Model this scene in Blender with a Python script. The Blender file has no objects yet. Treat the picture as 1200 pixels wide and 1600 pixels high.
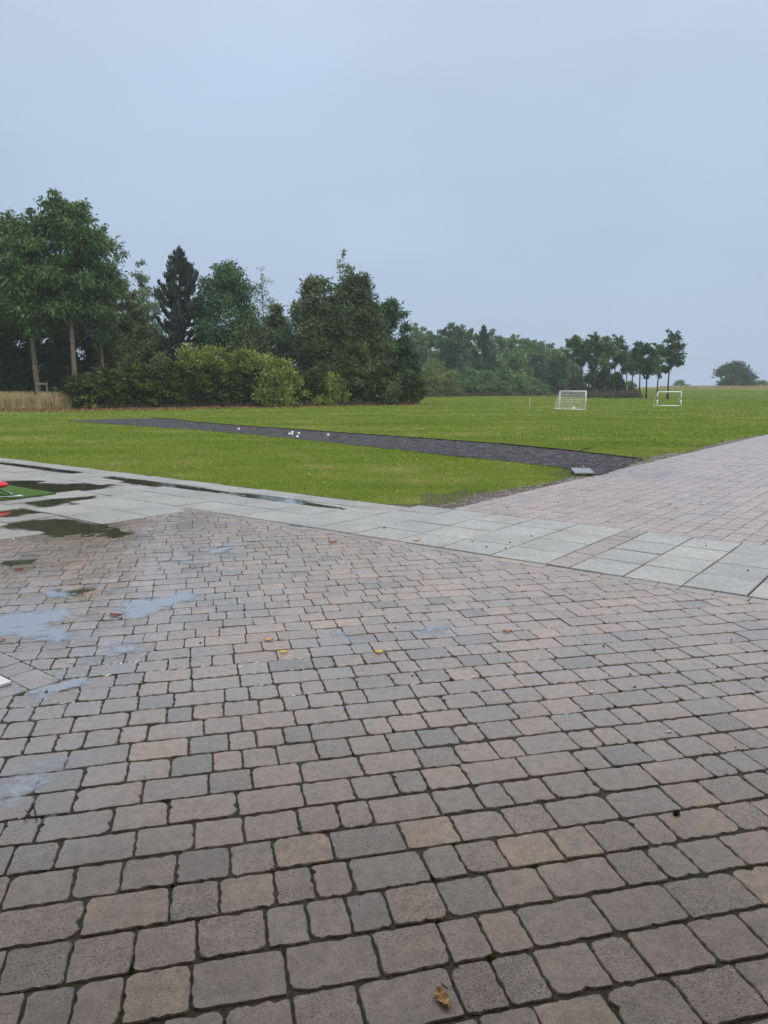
import bpy, math, random
import numpy as np

sc = bpy.context.scene
COL = sc.collection
R = math.radians
rng = np.random.default_rng(7)
random.seed(7)

# ------------------------------------------------------------------ camera
H = 1.5
PITCH = math.atan(195 / 1155.0)
cam_d = bpy.data.cameras.new('camera')
cam = bpy.data.objects.new('camera', cam_d)
COL.objects.link(cam)
cam.location = (0, 0, H)
cam.rotation_euler = (R(90) - PITCH, 0, 0)
cam_d.sensor_fit = 'VERTICAL'
cam_d.sensor_height = 36.0
cam_d.lens = 36.0 * 1155 / 1600
cam_d.clip_start = 0.05
cam_d.clip_end = 2000
sc.camera = cam

# ------------------------------------------------------------------ world: overcast sky
world = bpy.data.worlds.new('World')
sc.world = world
world.use_nodes = True
wn = world.node_tree.nodes
wl = world.node_tree.links
wn.clear()
SUN_EL, SUN_AZ = 52, 150
out = wn.new('ShaderNodeOutputWorld')
bg = wn.new('ShaderNodeBackground')
bg.inputs['Strength'].default_value = 0.1
wl.new(bg.outputs[0], out.inputs[0])
sky = wn.new('ShaderNodeTexSky')
sky.sky_type = 'NISHITA'
sky.sun_disc = False
sky.sun_elevation = R(SUN_EL)
sky.sun_rotation = R(SUN_AZ)
sky.air_density = 1.0
sky.dust_density = 4.0
tc = wn.new('ShaderNodeTexCoord')
sep = wn.new('ShaderNodeSeparateXYZ')
wl.new(tc.outputs['Generated'], sep.inputs[0])
ramp = wn.new('ShaderNodeValToRGB')          # overcast: a little darker and bluer towards the horizon
cr = ramp.color_ramp
cr.elements[0].position = 0.0
cr.elements[0].color = (0.468, 0.575, 0.77, 1)
cr.elements[1].position = 1.0
cr.elements[1].color = (1.5, 1.46, 1.38, 1)
e = cr.elements.new(0.25); e.color = (0.458, 0.578, 0.745, 1)
e = cr.elements.new(0.43); e.color = (0.548, 0.655, 0.84, 1)
wl.new(sep.outputs['Z'], ramp.inputs[0])
cn = wn.new('ShaderNodeTexNoise')
cn.inputs['Scale'].default_value = 1.7
cn.inputs['Detail'].default_value = 5
cmap = wn.new('ShaderNodeMapping')
cmap.inputs['Scale'].default_value = (1, 1, 2.2)
wl.new(tc.outputs['Generated'], cmap.inputs[0])
wl.new(cmap.outputs[0], cn.inputs[0])
cm = wn.new('ShaderNodeMapRange')
cm.inputs['From Min'].default_value = 0.3
cm.inputs['From Max'].default_value = 0.7
cm.inputs['To Min'].default_value = 9.3
cm.inputs['To Max'].default_value = 10.95
wl.new(cn.outputs[0], cm.inputs['Value'])
vs = wn.new('ShaderNodeVectorMath'); vs.operation = 'SCALE'
wl.new(ramp.outputs[0], vs.inputs[0]); wl.new(cm.outputs[0], vs.inputs['Scale'])
mx = wn.new('ShaderNodeMix'); mx.data_type = 'RGBA'
mx.inputs['Factor'].default_value = 0.92
wl.new(sky.outputs[0], mx.inputs['A']); wl.new(vs.outputs[0], mx.inputs['B'])
wl.new(mx.outputs['Result'], bg.inputs['Color'])

sun_d = bpy.data.lights.new('sun', 'SUN')
sun_d.energy = 1.5
sun_d.angle = R(35)
sun_d.color = (1, 0.97, 0.93)
sun = bpy.data.objects.new('sun', sun_d)
COL.objects.link(sun)
sun.rotation_euler = (R(90 - SUN_EL), 0, R(180 - SUN_AZ))

sc.view_settings.view_transform = 'Standard'
sc.view_settings.look = 'None'
sc.view_settings.gamma = 1
sc.view_settings.exposure = 0.0
sc.view_settings.use_curve_mapping = False
sc.cycles.use_denoising = True
sc.cycles.max_bounces = 8
sc.cycles.transparent_max_bounces = 8
sc.cycles.volume_bounces = 1
sc.cycles.caustics_reflective = False
sc.cycles.caustics_refractive = False

# ------------------------------------------------------------------ geometry helpers
CP, SP = math.cos(PITCH), math.sin(PITCH)


def ray(px, py):
    xc = (px - 600) / 1155
    yc = -(py - 800) / 1155
    return xc, CP + yc * SP, -SP + yc * CP


def G(px, py, z=0.0):
    """point of the ground plane seen at this spot of the photograph"""
    d = ray(px, py)
    t = (z - H) / d[2]
    return d[0] * t, d[1] * t


def top_z(py, Y):
    d = ray(600, py)
    return H + Y * d[2] / d[1]


def at_x(px, Y, z=0.0):
    return (px - 600) / 1155 * (Y * CP - (z - H) * SP)


UA = R(37.9)
U = np.array((math.sin(UA), math.cos(UA)))
V = np.array((-math.cos(UA), math.sin(UA)))
RA = R(76.6)
RW = np.array((math.sin(RA), math.cos(RA)))      # direction of the courses of the plaza
PW = np.array((-math.cos(RA), math.sin(RA)))


def uv2xy(u, v):
    return U * u + V * v


def xy2uv(x, y):
    return x * U[0] + y * U[1], x * V[0] + y * V[1]


def sstep(t):
    t = np.clip(t, 0, 1)
    return t * t * (3 - 2 * t)


def hgt(x, y):
    """lie of the land: level, with a gentle rise far off"""
    return 1.1 * sstep((np.asarray(y, float) - 110) / 120.0)


def add_mesh(name, verts, faces, mat=None, parent=None, smooth=False, link=True):
    """faces: (n,k) array, or a list of such arrays"""
    if not isinstance(faces, list):
        faces = [faces]
    faces = [np.asarray(f, dtype=np.int32) for f in faces if len(f)]
    verts = np.asarray(verts, dtype=np.float32)
    me = bpy.data.meshes.new(name)
    me.vertices.add(len(verts))
    me.vertices.foreach_set('co', verts.ravel())
    loops = np.concatenate([f.ravel() for f in faces])
    totals = np.concatenate([np.full(len(f), f.shape[1], np.int32) for f in faces])
    starts = np.concatenate([[0], np.cumsum(totals)[:-1]]).astype(np.int32)
    me.loops.add(len(loops))
    me.loops.foreach_set('vertex_index', loops)
    me.polygons.add(len(totals))
    me.polygons.foreach_set('loop_start', starts)
    me.polygons.foreach_set('loop_total', totals)
    me.polygons.foreach_set('use_smooth', np.full(len(totals), bool(smooth)))
    me.update(calc_edges=True)
    if mat:
        me.materials.append(mat)
    if not link:
        return me
    o = bpy.data.objects.new(name, me)
    COL.objects.link(o)
    if parent is not None:
        o.parent = parent
    return o


def tag(o, label=None, cat=None, group=None, kind=None):
    if label: o['label'] = label
    if cat: o['category'] = cat
    if group: o['group'] = group
    if kind: o['kind'] = kind
    return o


def empty(name, loc, label, cat, group=None, rz=0.0):
    o = bpy.data.objects.new(name, None)
    COL.objects.link(o)
    o.location = loc
    o.rotation_euler = (0, 0, rz)
    o.empty_display_size = 0.2
    return tag(o, label, cat, group)


class MB:
    """collects simple shapes into one mesh"""
    def __init__(s):
        s.v = []; s.q = []; s.t = []; s.n = 0

    def add(s, v, q=(), t=()):
        v = np.asarray(v, float)
        s.v.append(v)
        if len(q): s.q.append(np.asarray(q, int) + s.n)
        if len(t): s.t.append(np.asarray(t, int) + s.n)
        s.n += len(v)

    def box(s, c, size, rz=0.0):
        x, y, z = [d / 2 for d in size]
        v = np.array([(-x, -y, -z), (x, -y, -z), (x, y, -z), (-x, y, -z), (-x, -y, z), (x, -y, z), (x, y, z), (-x, y, z)])
        ca, sa = math.cos(rz), math.sin(rz)
        v = np.stack([v[:, 0] * ca - v[:, 1] * sa, v[:, 0] * sa + v[:, 1] * ca, v[:, 2]], 1) + np.asarray(c)
        s.add(v, [(0, 3, 2, 1), (4, 5, 6, 7), (0, 1, 5, 4), (1, 2, 6, 5), (2, 3, 7, 6), (3, 0, 4, 7)])

    def tube(s, pts, radii, k=6, cap=True):
        pts = np.asarray(pts, float)
        n = len(pts)
        if np.isscalar(radii): radii = [radii] * n
        rings = []
        for i in range(n):
            d = pts[min(i + 1, n - 1)] - pts[max(i - 1, 0)]
            d = d / (np.linalg.norm(d) + 1e-9)
            ref = np.array((0, 0, 1.0)) if abs(d[2]) < 0.9 else np.array((1.0, 0, 0))
            a = np.cross(d, ref); a /= np.linalg.norm(a)
            b = np.cross(d, a)
            ang = np.arange(k) * 2 * math.pi / k
            rings.append(pts[i] + radii[i] * (np.cos(ang)[:, None] * a + np.sin(ang)[:, None] * b))
        v = np.concatenate(rings)
        q = []
        for i in range(n - 1):
            for j in range(k):
                q.append((i * k + j, i * k + (j + 1) % k, (i + 1) * k + (j + 1) % k, (i + 1) * k + j))
        t = []
        if cap:
            v = np.concatenate([v, pts[:1], pts[-1:]])
            for j in range(k):
                t.append((n * k, (j + 1) % k, j))
                t.append((n * k + 1, (n - 1) * k + j, (n - 1) * k + (j + 1) % k))
        s.add(v, q, t)

    def ball(s, c, r, seg=12, rings=8):
        v = []; q = []; t = []
        for i in range(1, rings):
            th = math.pi * i / rings
            for j in range(seg):
                ph = 2 * math.pi * j / seg
                v.append((math.sin(th) * math.cos(ph), math.sin(th) * math.sin(ph), math.cos(th)))
        v += [(0, 0, 1), (0, 0, -1)]
        nt = len(v) - 2
        for i in range(rings - 2):
            for j in range(seg):
                q.append((i * seg + j, (i + 1) * seg + j, (i + 1) * seg + (j + 1) % seg, i * seg + (j + 1) % seg))
        for j in range(seg):
            t.append((nt, j, (j + 1) % seg))
            t.append((nt + 1, (rings - 2) * seg + (j + 1) % seg, (rings - 2) * seg + j))
        s.add(np.array(v) * r + np.asarray(c), q, t)

    def build(s, name, mat, parent=None, smooth=False):
        f = []
        if s.q: f.append(np.concatenate(s.q))
        if s.t: f.append(np.concatenate(s.t))
        return add_mesh(name, np.concatenate(s.v), f, mat, parent, smooth)


# ------------------------------------------------------------------ material helpers
class NT:
    def __init__(s, name):
        s.m = bpy.data.materials.new(name)
        s.m.use_nodes = True
        s.t = s.m.node_tree
        s.t.nodes.clear()
        s.out = s.t.nodes.new('ShaderNodeOutputMaterial')

    def n(s, typ, **kw):
        nd = s.t.nodes.new(typ)
        for k, v in kw.items(): setattr(nd, k, v)
        return nd

    def l(s, a, b): s.t.links.new(a, b)

    def sock(s, inp, val):
        if hasattr(val, 'is_linked') or isinstance(val, bpy.types.NodeSocket): s.l(val, inp)
        else: inp.default_value = val

    def pos(s):
        return s.n('ShaderNodeNewGeometry').outputs['Position']

    def noise(s, vec, scale, detail=3, rough=0.5, dist=0.0):
        nd = s.n('ShaderNodeTexNoise')
        nd.inputs['Scale'].default_value = scale
        nd.inputs['Detail'].default_value = detail
        nd.inputs['Roughness'].default_value = rough
        nd.inputs['Distortion'].default_value = dist
        if vec is not None: s.l(vec, nd.inputs['Vector'])
        return nd.outputs[0]

    def mapping(s, vec, scale=(1, 1, 1), rot=(0, 0, 0), loc=(0, 0, 0)):
        nd = s.n('ShaderNodeMapping')
        nd.inputs['Scale'].default_value = scale
        nd.inputs['Rotation'].default_value = rot
        nd.inputs['Location'].default_value = loc
        s.l(vec, nd.inputs[0])
        return nd.outputs[0]

    def mr(s, val, a, b, c=0.0, d=1.0, smooth=False):
        nd = s.n('ShaderNodeMapRange')
        if smooth: nd.interpolation_type = 'SMOOTHSTEP'
        s.sock(nd.inputs['Value'], val)
        for k, x in zip(('From Min', 'From Max', 'To Min', 'To Max'), (a, b, c, d)):
            nd.inputs[k].default_value = x
        return nd.outputs[0]

    def math(s, op, a, b=0.0):
        nd = s.n('ShaderNodeMath', operation=op)
        s.sock(nd.inputs[0], a); s.sock(nd.inputs[1], b)
        return nd.outputs[0]

    def mix(s, fac, a, b, blend='MIX'):
        nd = s.n('ShaderNodeMix', data_type='RGBA', blend_type=blend)
        s.sock(nd.inputs['Factor'], fac)
        s.sock(nd.inputs['A'], a if not isinstance(a, tuple) else (*a, 1))
        s.sock(nd.inputs['B'], b if not isinstance(b, tuple) else (*b, 1))
        return nd.outputs['Result']

    def ramp(s, fac, stops, interp='LINEAR'):
        nd = s.n('ShaderNodeValToRGB')
        nd.color_ramp.interpolation = interp
        els = nd.color_ramp.elements
        while len(els) < len(stops): els.new(0.5)
        for el, (p, c) in zip(els, stops):
            el.position = p; el.color = (*c, 1)
        s.l(fac, nd.inputs[0])
        return nd.outputs[0]

    def bump(s, hgt_, strength, dist, normal=None):
        nd = s.n('ShaderNodeBump')
        nd.inputs['Strength'].default_value = strength
        nd.inputs['Distance'].default_value = dist
        s.l(hgt_, nd.inputs['Height'])
        if normal is not None: s.l(normal, nd.inputs['Normal'])
        return nd.outputs[0]

    def bsdf(s, color, rough=0.6, spec=0.5, normal=None, metal=0.0, coat=None):
        nd = s.n('ShaderNodeBsdfPrincipled')
        s.sock(nd.inputs['Base Color'], color if not isinstance(color, tuple) else (*color, 1))
        s.sock(nd.inputs['Roughness'], rough)
        s.sock(nd.inputs['Specular IOR Level'], spec)
        s.sock(nd.inputs['Metallic'], metal)
        if normal is not None: s.l(normal, nd.inputs['Normal'])
        if coat is not None: s.sock(nd.inputs['Coat Weight'], coat[0]); s.sock(nd.inputs['Coat Roughness'], coat[1])
        return nd.outputs[0]

    def done(s, shader):
        s.l(shader, s.out.inputs['Surface'])
        return s.m


def plain(name, color, rough=0.6, spec=0.5, metal=0.0, var=0.12, scale=8.0, bump=0.0):
    t = NT(name)
    p = t.pos()
    f = t.noise(p, scale, 4)
    c = t.mix(t.mr(f, 0.3, 0.7), tuple(x * (1 - var) for x in color), tuple(min(1, x * (1 + var)) for x in color))
    nrm = t.bump(t.noise(p, scale * 12, 3), bump, 0.01) if bump else None
    return t.done(t.bsdf(c, t.mr(f, 0.3, 0.7, rough * 0.9, min(1, rough * 1.1)), spec, nrm, metal))


# puddle basins: cx, cy, rx, ry, rotation, depth of the dip
BAS = []


def basin_px(x0, x1, y0, y1, depth=0.012):
    (ax, ay), (bx, by) = G((x0 + x1) / 2, y0), G((x0 + x1) / 2, y1)
    cy = (ay + by) / 2
    xl = at_x(x0, cy); xr = at_x(x1, cy)
    BAS.append(((xl + xr) / 2, cy, max(0.06, (xr - xl) / 2), max(0.06, (ay - by) / 2), 0.0, depth))


def basin_uv(u0, u1, v0, v1, depth=0.012):
    c = uv2xy((u0 + u1) / 2, (v0 + v1) / 2)
    BAS.append((c[0], c[1], abs(u1 - u0) / 2, abs(v1 - v0) / 2, math.atan2(U[1], U[0]), depth))


basin_uv(6.78, 7.10, 6.35, 8.3, 0.015)       # along the kerb of the lawn
basin_uv(6.74, 7.10, 8.5, 11.6, 0.017)
basin_uv(6.85, 7.12, 12.2, 17.0, 0.017)
basin_px(-20, 150, 752, 769, 0.017)
basin_px(62, 128, 774, 788, 0.018)
basin_px(-30, 50, 797, 808, 0.018)
basin_px(22, 190, 810, 831, 0.017)
basin_px(128, 206, 827, 842, 0.011)
basin_px(-10, 66, 872, 886, 0.011)
basin_px(66, 162, 914, 934, 0.011)
basin_px(-40, 128, 952, 1003, 0.013)
basin_px(176, 292, 918, 962, 0.011)
basin_px(120, 232, 995, 1040, 0.0085)
basin_px(45, 135, 1048, 1088, 0.010)
basin_px(316, 362, 851, 864, 0.010)
basin_px(268, 312, 872, 882, 0.009)
basin_px(440, 480, 820, 828, 0.008)
basin_px(372, 400, 846, 852, 0.009)
basin_px(500, 550, 982, 1002, 0.008)
basin_px(645, 740, 970, 1004, 0.0082)
basin_px(-90, 120, 1165, 1335, 0.0078)
WATER = -0.0052


def dip(x, y):
    x = np.asarray(x, float); y = np.asarray(y, float)
    z = np.zeros_like(x)
    for cx, cy, rx, ry, a, dep in BAS:
        ca, sa = math.cos(a), math.sin(a)
        dx, dy = x - cx, y - cy
        p = (dx * ca + dy * sa) / rx
        q = (-dx * sa + dy * ca) / ry
        p2 = p + 0.34 * np.sin(2.3 * q + cx * 5) + 0.16 * np.sin(5.3 * q + cy * 3)
        q2 = q + 0.34 * np.sin(2.1 * p + cy * 4) + 0.18 * np.sin(4.7 * p + cx * 7)
        z = np.minimum(z, -dep * np.exp(-0.8 * (p2 * p2 + q2 * q2)))
    return z


def wet_field(t, p):
    """0 dry .. 1 soaked: wetter towards the left and round the puddles"""
    sepx = t.n('ShaderNodeSeparateXYZ'); t.l(p, sepx.inputs[0])
    n1 = t.noise(p, 1.1, 4, 0.55)
    n2 = t.noise(p, 5.0, 3, 0.6)
    base = t.mr(sepx.outputs['X'], -2.2, 0.6, 0.62, 0.0, True)
    far = t.mr(sepx.outputs['Y'], 1.6, 3.4, 0.0, 1.0, True)
    base = t.math('MULTIPLY', base, t.mr(far, 0, 1, 0.55, 1.0))
    w = t.math('ADD', base, t.mr(n1, 0.3, 0.7, -0.28, 0.32))
    w = t.math('ADD', w, t.mr(n2, 0.3, 0.7, -0.15, 0.15))
    for c, r in ((G(40, 1240), 0.62), (G(690, 987), 0.42), (G(90, 1030), 0.9), (G(230, 940), 1.0), (G(525, 1010), 0.35), (G(1000, 741), 1.6), (G(960, 735), 1.2), (G(110, 820), 1.6), (G(165, 834), 0.9), (G(20, 880), 0.9), (G(115, 924), 0.8), (G(340, 858), 0.6), (G(290, 877), 0.6)):
        d = t.n('ShaderNodeVectorMath', operation='DISTANCE')
        t.l(p, d.inputs[0]); d.inputs[1].default_value = (c[0], c[1], 0)
        w = t.math('ADD', w, t.mr(d.outputs['Value'], 0.0, r, 0.75, 0.0, True))
    nd = t.n('ShaderNodeClamp'); t.l(w, nd.inputs[0])
    return nd.outputs[0]


def stone_mat(name, stops, rand='OBJECT', wet=True, speck=1.0, dry_rough=0.27, gain=1.9, ior=2.5, wetk=1.0, warm=(0.955, 0.88)):
    t = NT(name)
    p = t.pos()
    if rand == 'OBJECT':
        r = t.n('ShaderNodeObjectInfo').outputs['Random']
    else:
        r = t.n('ShaderNodeNewGeometry').outputs['Random Per Island']
    c = t.ramp(r, [(p_, (c_[0] * gain, c_[1] * gain * warm[0], c_[2] * gain * warm[1])) for p_, c_ in stops])
    # weathering that wanders over single stones
    n1 = t.noise(p, 9.0, 5, 0.6)
    c = t.mix(t.mr(n1, 0.3, 0.72, 0.0, 0.4), c, (0.18, 0.15, 0.126))
    r2 = t.n('ShaderNodeTexWhiteNoise', noise_dimensions='1D')
    t.l(r, r2.inputs['W'])
    stain = t.noise(p, 1.7, 5, 0.65)
    c = t.mix(t.mr(stain, 0.44, 0.68, 0.0, 0.42), c, (0.15, 0.125, 0.103))
    # rough-textured stones show more aggregate
    agg = t.mr(r2.outputs['Value'], 0.55, 0.95, 0.35, 1.0)
    fine = t.noise(p, 150, 3, 0.75)
    c = t.mix(t.math('MULTIPLY', t.mr(fine, 0.46, 0.6), t.mr(agg, 0.35, 1.0, 0.42, 0.8)), c, (0.085, 0.072, 0.06))
    grit = t.noise(p, 240, 2, 0.6)
    c = t.mix(t.mr(grit, 0.54, 0.66, 0.0, 0.5), c, (0.5, 0.43, 0.36))
    blot = t.noise(p, 26, 3, 0.6)
    c = t.mix(t.mr(blot, 0.42, 0.68, 0.0, 0.4), c, (0.12, 0.1, 0.085))
    v1 = t.n('ShaderNodeTexVoronoi'); v1.inputs['Scale'].default_value = 95
    t.l(p, v1.inputs['Vector'])
    sepc = t.n('ShaderNodeSeparateColor'); t.l(v1.outputs['Color'], sepc.inputs[0])
    grain = t.math('MULTIPLY', t.mr(v1.outputs['Distance'], 0.27, 0.12), t.mr(sepc.outputs[0], 0.82, 0.92))
    c = t.mix(t.math('MULTIPLY', grain, 0.75 * speck), c, (0.55, 0.5, 0.44))
    v2 = t.n('ShaderNodeTexVoronoi'); v2.inputs['Scale'].default_value = 110
    t.l(p, v2.inputs['Vector'])
    sepd = t.n('ShaderNodeSeparateColor'); t.l(v2.outputs['Color'], sepd.inputs[0])
    pit = t.math('MULTIPLY', t.mr(v2.outputs['Distance'], 0.42, 0.2), t.mr(sepd.outputs[0], 0.72, 0.8))
    pit = t.math('MULTIPLY', pit, t.mr(agg, 0.35, 1.0, 0.55, 1.0))
    c = t.mix(t.math('MULTIPLY', pit, 0.75 * speck), c, (0.035, 0.032, 0.03))
    hgt_ = t.math('SUBTRACT', t.math('MULTIPLY', fine, t.mr(agg, 0, 1, 0.3, 1.0)), t.math('MULTIPLY', pit, 0.8))
    hgt_ = t.math('ADD', hgt_, t.math('MULTIPLY', t.noise(p, 60, 4, 0.6), 0.8))
    if wet:
        w = t.math('MULTIPLY', wet_field(t, p), wetk)
        c = t.mix(t.mr(w, 0.15, 0.9, 0.0, 0.16), c, (0.05, 0.048, 0.047))
        sy = t.n('ShaderNodeSeparateXYZ'); t.l(p, sy.inputs[0])
        dry = t.mr(t.math('ADD', sy.outputs['Y'], t.mr(n1, 0.3, 0.7, -0.25, 0.25)), 1.7, 4.2, 1.0, 0.0, True)
        rough = t.math('ADD', t.mr(w, 0.2, 1.0, dry_rough, 0.14), t.math('MULTIPLY', dry, 0.3))
        rough = t.math('ADD', rough, t.mr(n1, 0.3, 0.7, -0.06, 0.06))
        nb = t.n('ShaderNodeBump'); nb.inputs['Distance'].default_value = 0.003
        t.l(hgt_, nb.inputs['Height']); t.l(t.mr(w, 0.3, 1.0, 0.5, 0.1), nb.inputs['Strength'])
        nrm = nb.outputs[0]
    else:
        rough = t.mr(n1, 0.3, 0.7, dry_rough - 0.08, dry_rough + 0.08)
        nrm = t.bump(hgt_, 0.6, 0.003)
    b = t.bsdf(c, rough, t.mr(dry, 0, 1, 0.5, 0.16), nrm) if wet else t.bsdf(c, rough, 0.5, nrm)
    if wet: t.sock(b.node.inputs['IOR'], t.mr(w, 0.1, 0.9, ior, ior + 1.3 * wetk))
    else: b.node.inputs['IOR'].default_value = ior
    return t.done(b)


PAVE_STOPS = [(0.0, (0.161, 0.144, 0.135)), (0.1, (0.242, 0.188, 0.160)), (0.26, (0.208, 0.174, 0.156)), (0.4, (0.256, 0.193, 0.160)),
              (0.54, (0.198, 0.174, 0.159)), (0.66, (0.263, 0.196, 0.159)), (0.78, (0.229, 0.179, 0.158)), (0.88, (0.303, 0.217, 0.162)), (0.95, (0.171, 0.154, 0.145)), (1.0, (0.130, 0.118, 0.114))]
BRICK_STOPS = [(0.0, (0.27, 0.22, 0.2)), (0.25, (0.33, 0.24, 0.215)), (0.5, (0.29, 0.245, 0.225)), (0.75, (0.34, 0.245, 0.22)), (1.0, (0.22, 0.195, 0.185))]
SLAB_STOPS = [(0.0, (0.34, 0.355, 0.335)), (0.4, (0.39, 0.40, 0.375)), (0.7, (0.32, 0.335, 0.32)), (1.0, (0.41, 0.41, 0.375))]
M = {}
M['paver'] = stone_mat('paver_stone', PAVE_STOPS)
M['paver_far'] = stone_mat('paver_stone_joined', PAVE_STOPS, 'ISLAND')
M['brick'] = stone_mat('red_paver_stone', BRICK_STOPS, speck=0.6, dry_rough=0.27, gain=1.75, ior=2.5)
M['brick_far'] = stone_mat('red_paver_stone_joined', BRICK_STOPS, 'ISLAND', speck=0.6, dry_rough=0.27, gain=1.75, ior=2.5)
M['slab'] = stone_mat('concrete_slab', SLAB_STOPS, speck=0.55, dry_rough=0.4, gain=1.38, ior=2.2, wetk=0.4, warm=(0.985, 0.97))


def bed_mat():
    t = NT('joint_sand')
    p = t.pos()
    n1 = t.noise(p, 2.2, 4); n2 = t.noise(p, 90, 3, 0.7)
    moss = t.math('MULTIPLY', t.mr(n1, 0.48, 0.62), t.mr(t.noise(p, 22, 3), 0.4, 0.6))
    c = t.mix(t.mr(n2, 0.3, 0.7), (0.04, 0.033, 0.025), (0.12, 0.1, 0.075))
    c = t.mix(t.math('MULTIPLY', moss, 0.7), c, (0.045, 0.07, 0.018))
    return t.done(t.bsdf(c, 0.85, 0.3, t.bump(n2, 0.8, 0.006)))


M['bed'] = bed_mat()
M['bed_dark'] = plain('dark_joint_dirt', (0.022, 0.02, 0.017), 0.95, 0.1, var=0.3, scale=30)


def grass_mat(name, blades):
    t = NT(name)
    p = t.pos()
    big = t.noise(t.mapping(p, (0.22, 0.42, 1), (0, 0, R(12))), 1.0, 4, 0.6)
    mid = t.noise(t.mapping(p, (0.9, 1.3, 1)), 1.0, 4, 0.65)
    fine = t.noise(p, 14, 3, 0.7)
    huge = t.noise(t.mapping(p, (0.05, 0.22, 1), (0, 0, R(-8)), (3.1, 1.7, 0)), 1.0, 4, 0.6)
    f = t.math('ADD', t.math('MULTIPLY', big, 0.45), t.math('ADD', t.math('MULTIPLY', mid, 0.3), t.math('MULTIPLY', huge, 0.25)))
    f = t.mr(f, 0.36, 0.64, 0.3, 0.7)
    c = t.ramp(f, [(0.32, (0.118, 0.212, 0.022)), (0.44, (0.183, 0.278, 0.034)), (0.55, (0.258, 0.325, 0.056)), (0.66, (0.43, 0.39, 0.15))])
    c = t.mix(t.mr(fine, 0.3, 0.7, 0.0, 0.35), c, (0.09, 0.15, 0.02))
    if blades:
        r = t.n('ShaderNodeNewGeometry').outputs['Random Per Island']
        c = t.mix(t.mr(r, 0.0, 1.0, 0.0, 0.5), c, (0.33, 0.42, 0.085))
        c = t.mix(t.mr(r, 0.95, 0.97), c, (0.38, 0.33, 0.16))
        d = t.n('ShaderNodeBsdfDiffuse'); t.l(c, d.inputs[0])
        tr = t.n('ShaderNodeBsdfTranslucent'); t.l(c, tr.inputs[0])
        ms = t.n('ShaderNodeMixShader'); ms.inputs[0].default_value = 0.35
        t.l(d.outputs[0], ms.inputs[1]); t.l(tr.outputs[0], ms.inputs[2])
        return t.done(ms.outputs[0])
    c = t.mix(0.25, c, (0.07, 0.07, 0.025))
    return t.done(t.bsdf(c, 0.9, 0.15, t.bump(t.noise(p, 40, 4, 0.7), 1.0, 0.03)))


M['lawn'] = grass_mat('lawn_turf', False)
M['blade'] = grass_mat('grass_blade', True)


def leaf_mat(name, dark, mid, light, trans=0.25, clump=0.9, spec=0.25):
    t = NT(name)
    g = t.n('ShaderNodeNewGeometry')
    p = g.outputs['Position']
    r = g.outputs['Random Per Island']
    nz = t.noise(p, clump, 3, 0.6)
    f = t.math('ADD', t.math('MULTIPLY', r, 0.55), t.mr(nz, 0.32, 0.68, 0.0, 0.5))
    c = t.ramp(f, [(0.08, dark), (0.5, mid), (0.95, light)])
    b = t.bsdf(c, 0.55, spec)
    tr = t.n('ShaderNodeBsdfTranslucent'); t.l(c, tr.inputs[0])
    ms = t.n('ShaderNodeMixShader'); ms.inputs[0].default_value = trans
    t.l(b, ms.inputs[1]); t.l(tr.outputs[0], ms.inputs[2])
    return t.done(ms.outputs[0])


M['leaf_ash'] = leaf_mat('ash_leaf', (0.032, 0.069, 0.021), (0.076, 0.139, 0.041), (0.215, 0.311, 0.104))
M['leaf_oak'] = leaf_mat('oak_leaf', (0.029, 0.050, 0.020), (0.071, 0.110, 0.041), (0.198, 0.255, 0.107))
M['leaf_dark'] = leaf_mat('dark_leaf', (0.019, 0.040, 0.022), (0.044, 0.082, 0.040), (0.104, 0.173, 0.088))
M['leaf_birch'] = leaf_mat('birch_leaf', (0.025, 0.062, 0.024), (0.066, 0.135, 0.054), (0.157, 0.261, 0.106))
M['leaf_olive'] = leaf_mat('olive_leaf', (0.043, 0.069, 0.024), (0.099, 0.141, 0.051), (0.242, 0.300, 0.116))
M['leaf_pale'] = leaf_mat('pale_leaf', (0.069, 0.116, 0.054), (0.154, 0.227, 0.109), (0.368, 0.461, 0.254))
M['leaf_yellow'] = leaf_mat('yellow_green_leaf', (0.077, 0.116, 0.024), (0.200, 0.254, 0.054), (0.484, 0.531, 0.138))
M['leaf_hedge'] = leaf_mat('hedge_spray', (0.008, 0.018, 0.005), (0.032, 0.063, 0.012), (0.183, 0.244, 0.044), 0.08, 1.4)
M['leaf_pine'] = leaf_mat('pine_needle', (0.019, 0.034, 0.028), (0.044, 0.065, 0.051), (0.116, 0.156, 0.110), 0.1)
M['leaf_far'] = leaf_mat('far_leaf', (0.057, 0.105, 0.044), (0.123, 0.201, 0.085), (0.281, 0.387, 0.165), clump=0.4)  # paler than near foliage: some distance haze is painted into the leaf colour
M['leaf_far_dark'] = leaf_mat('far_dark_leaf', (0.024, 0.055, 0.028), (0.054, 0.102, 0.051), (0.127, 0.207, 0.104), clump=0.4)
M['leaf_far_yellow'] = leaf_mat('far_shrub_leaf', (0.077, 0.116, 0.034), (0.154, 0.208, 0.065), (0.323, 0.381, 0.127), clump=0.4)
M['bark'] = plain('bark', (0.16, 0.135, 0.095), 0.9, 0.2, var=0.35, scale=5, bump=0.6)
M['bark_dark'] = plain('dark_bark', (0.055, 0.045, 0.036), 0.9, 0.2, var=0.35, scale=5, bump=0.6)
M['bark_birch'] = plain('birch_bark', (0.4, 0.38, 0.34), 0.8, 0.2, var=0.4, scale=6)
M['dry'] = leaf_mat('dry_grass', (0.26, 0.195, 0.1), (0.5, 0.39, 0.21), (0.66, 0.54, 0.32), 0.3, 2.0)
M['dead'] = leaf_mat('dead_stem', (0.06, 0.05, 0.035), (0.12, 0.095, 0.065), (0.2, 0.15, 0.1), 0.1, 2.0)
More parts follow.
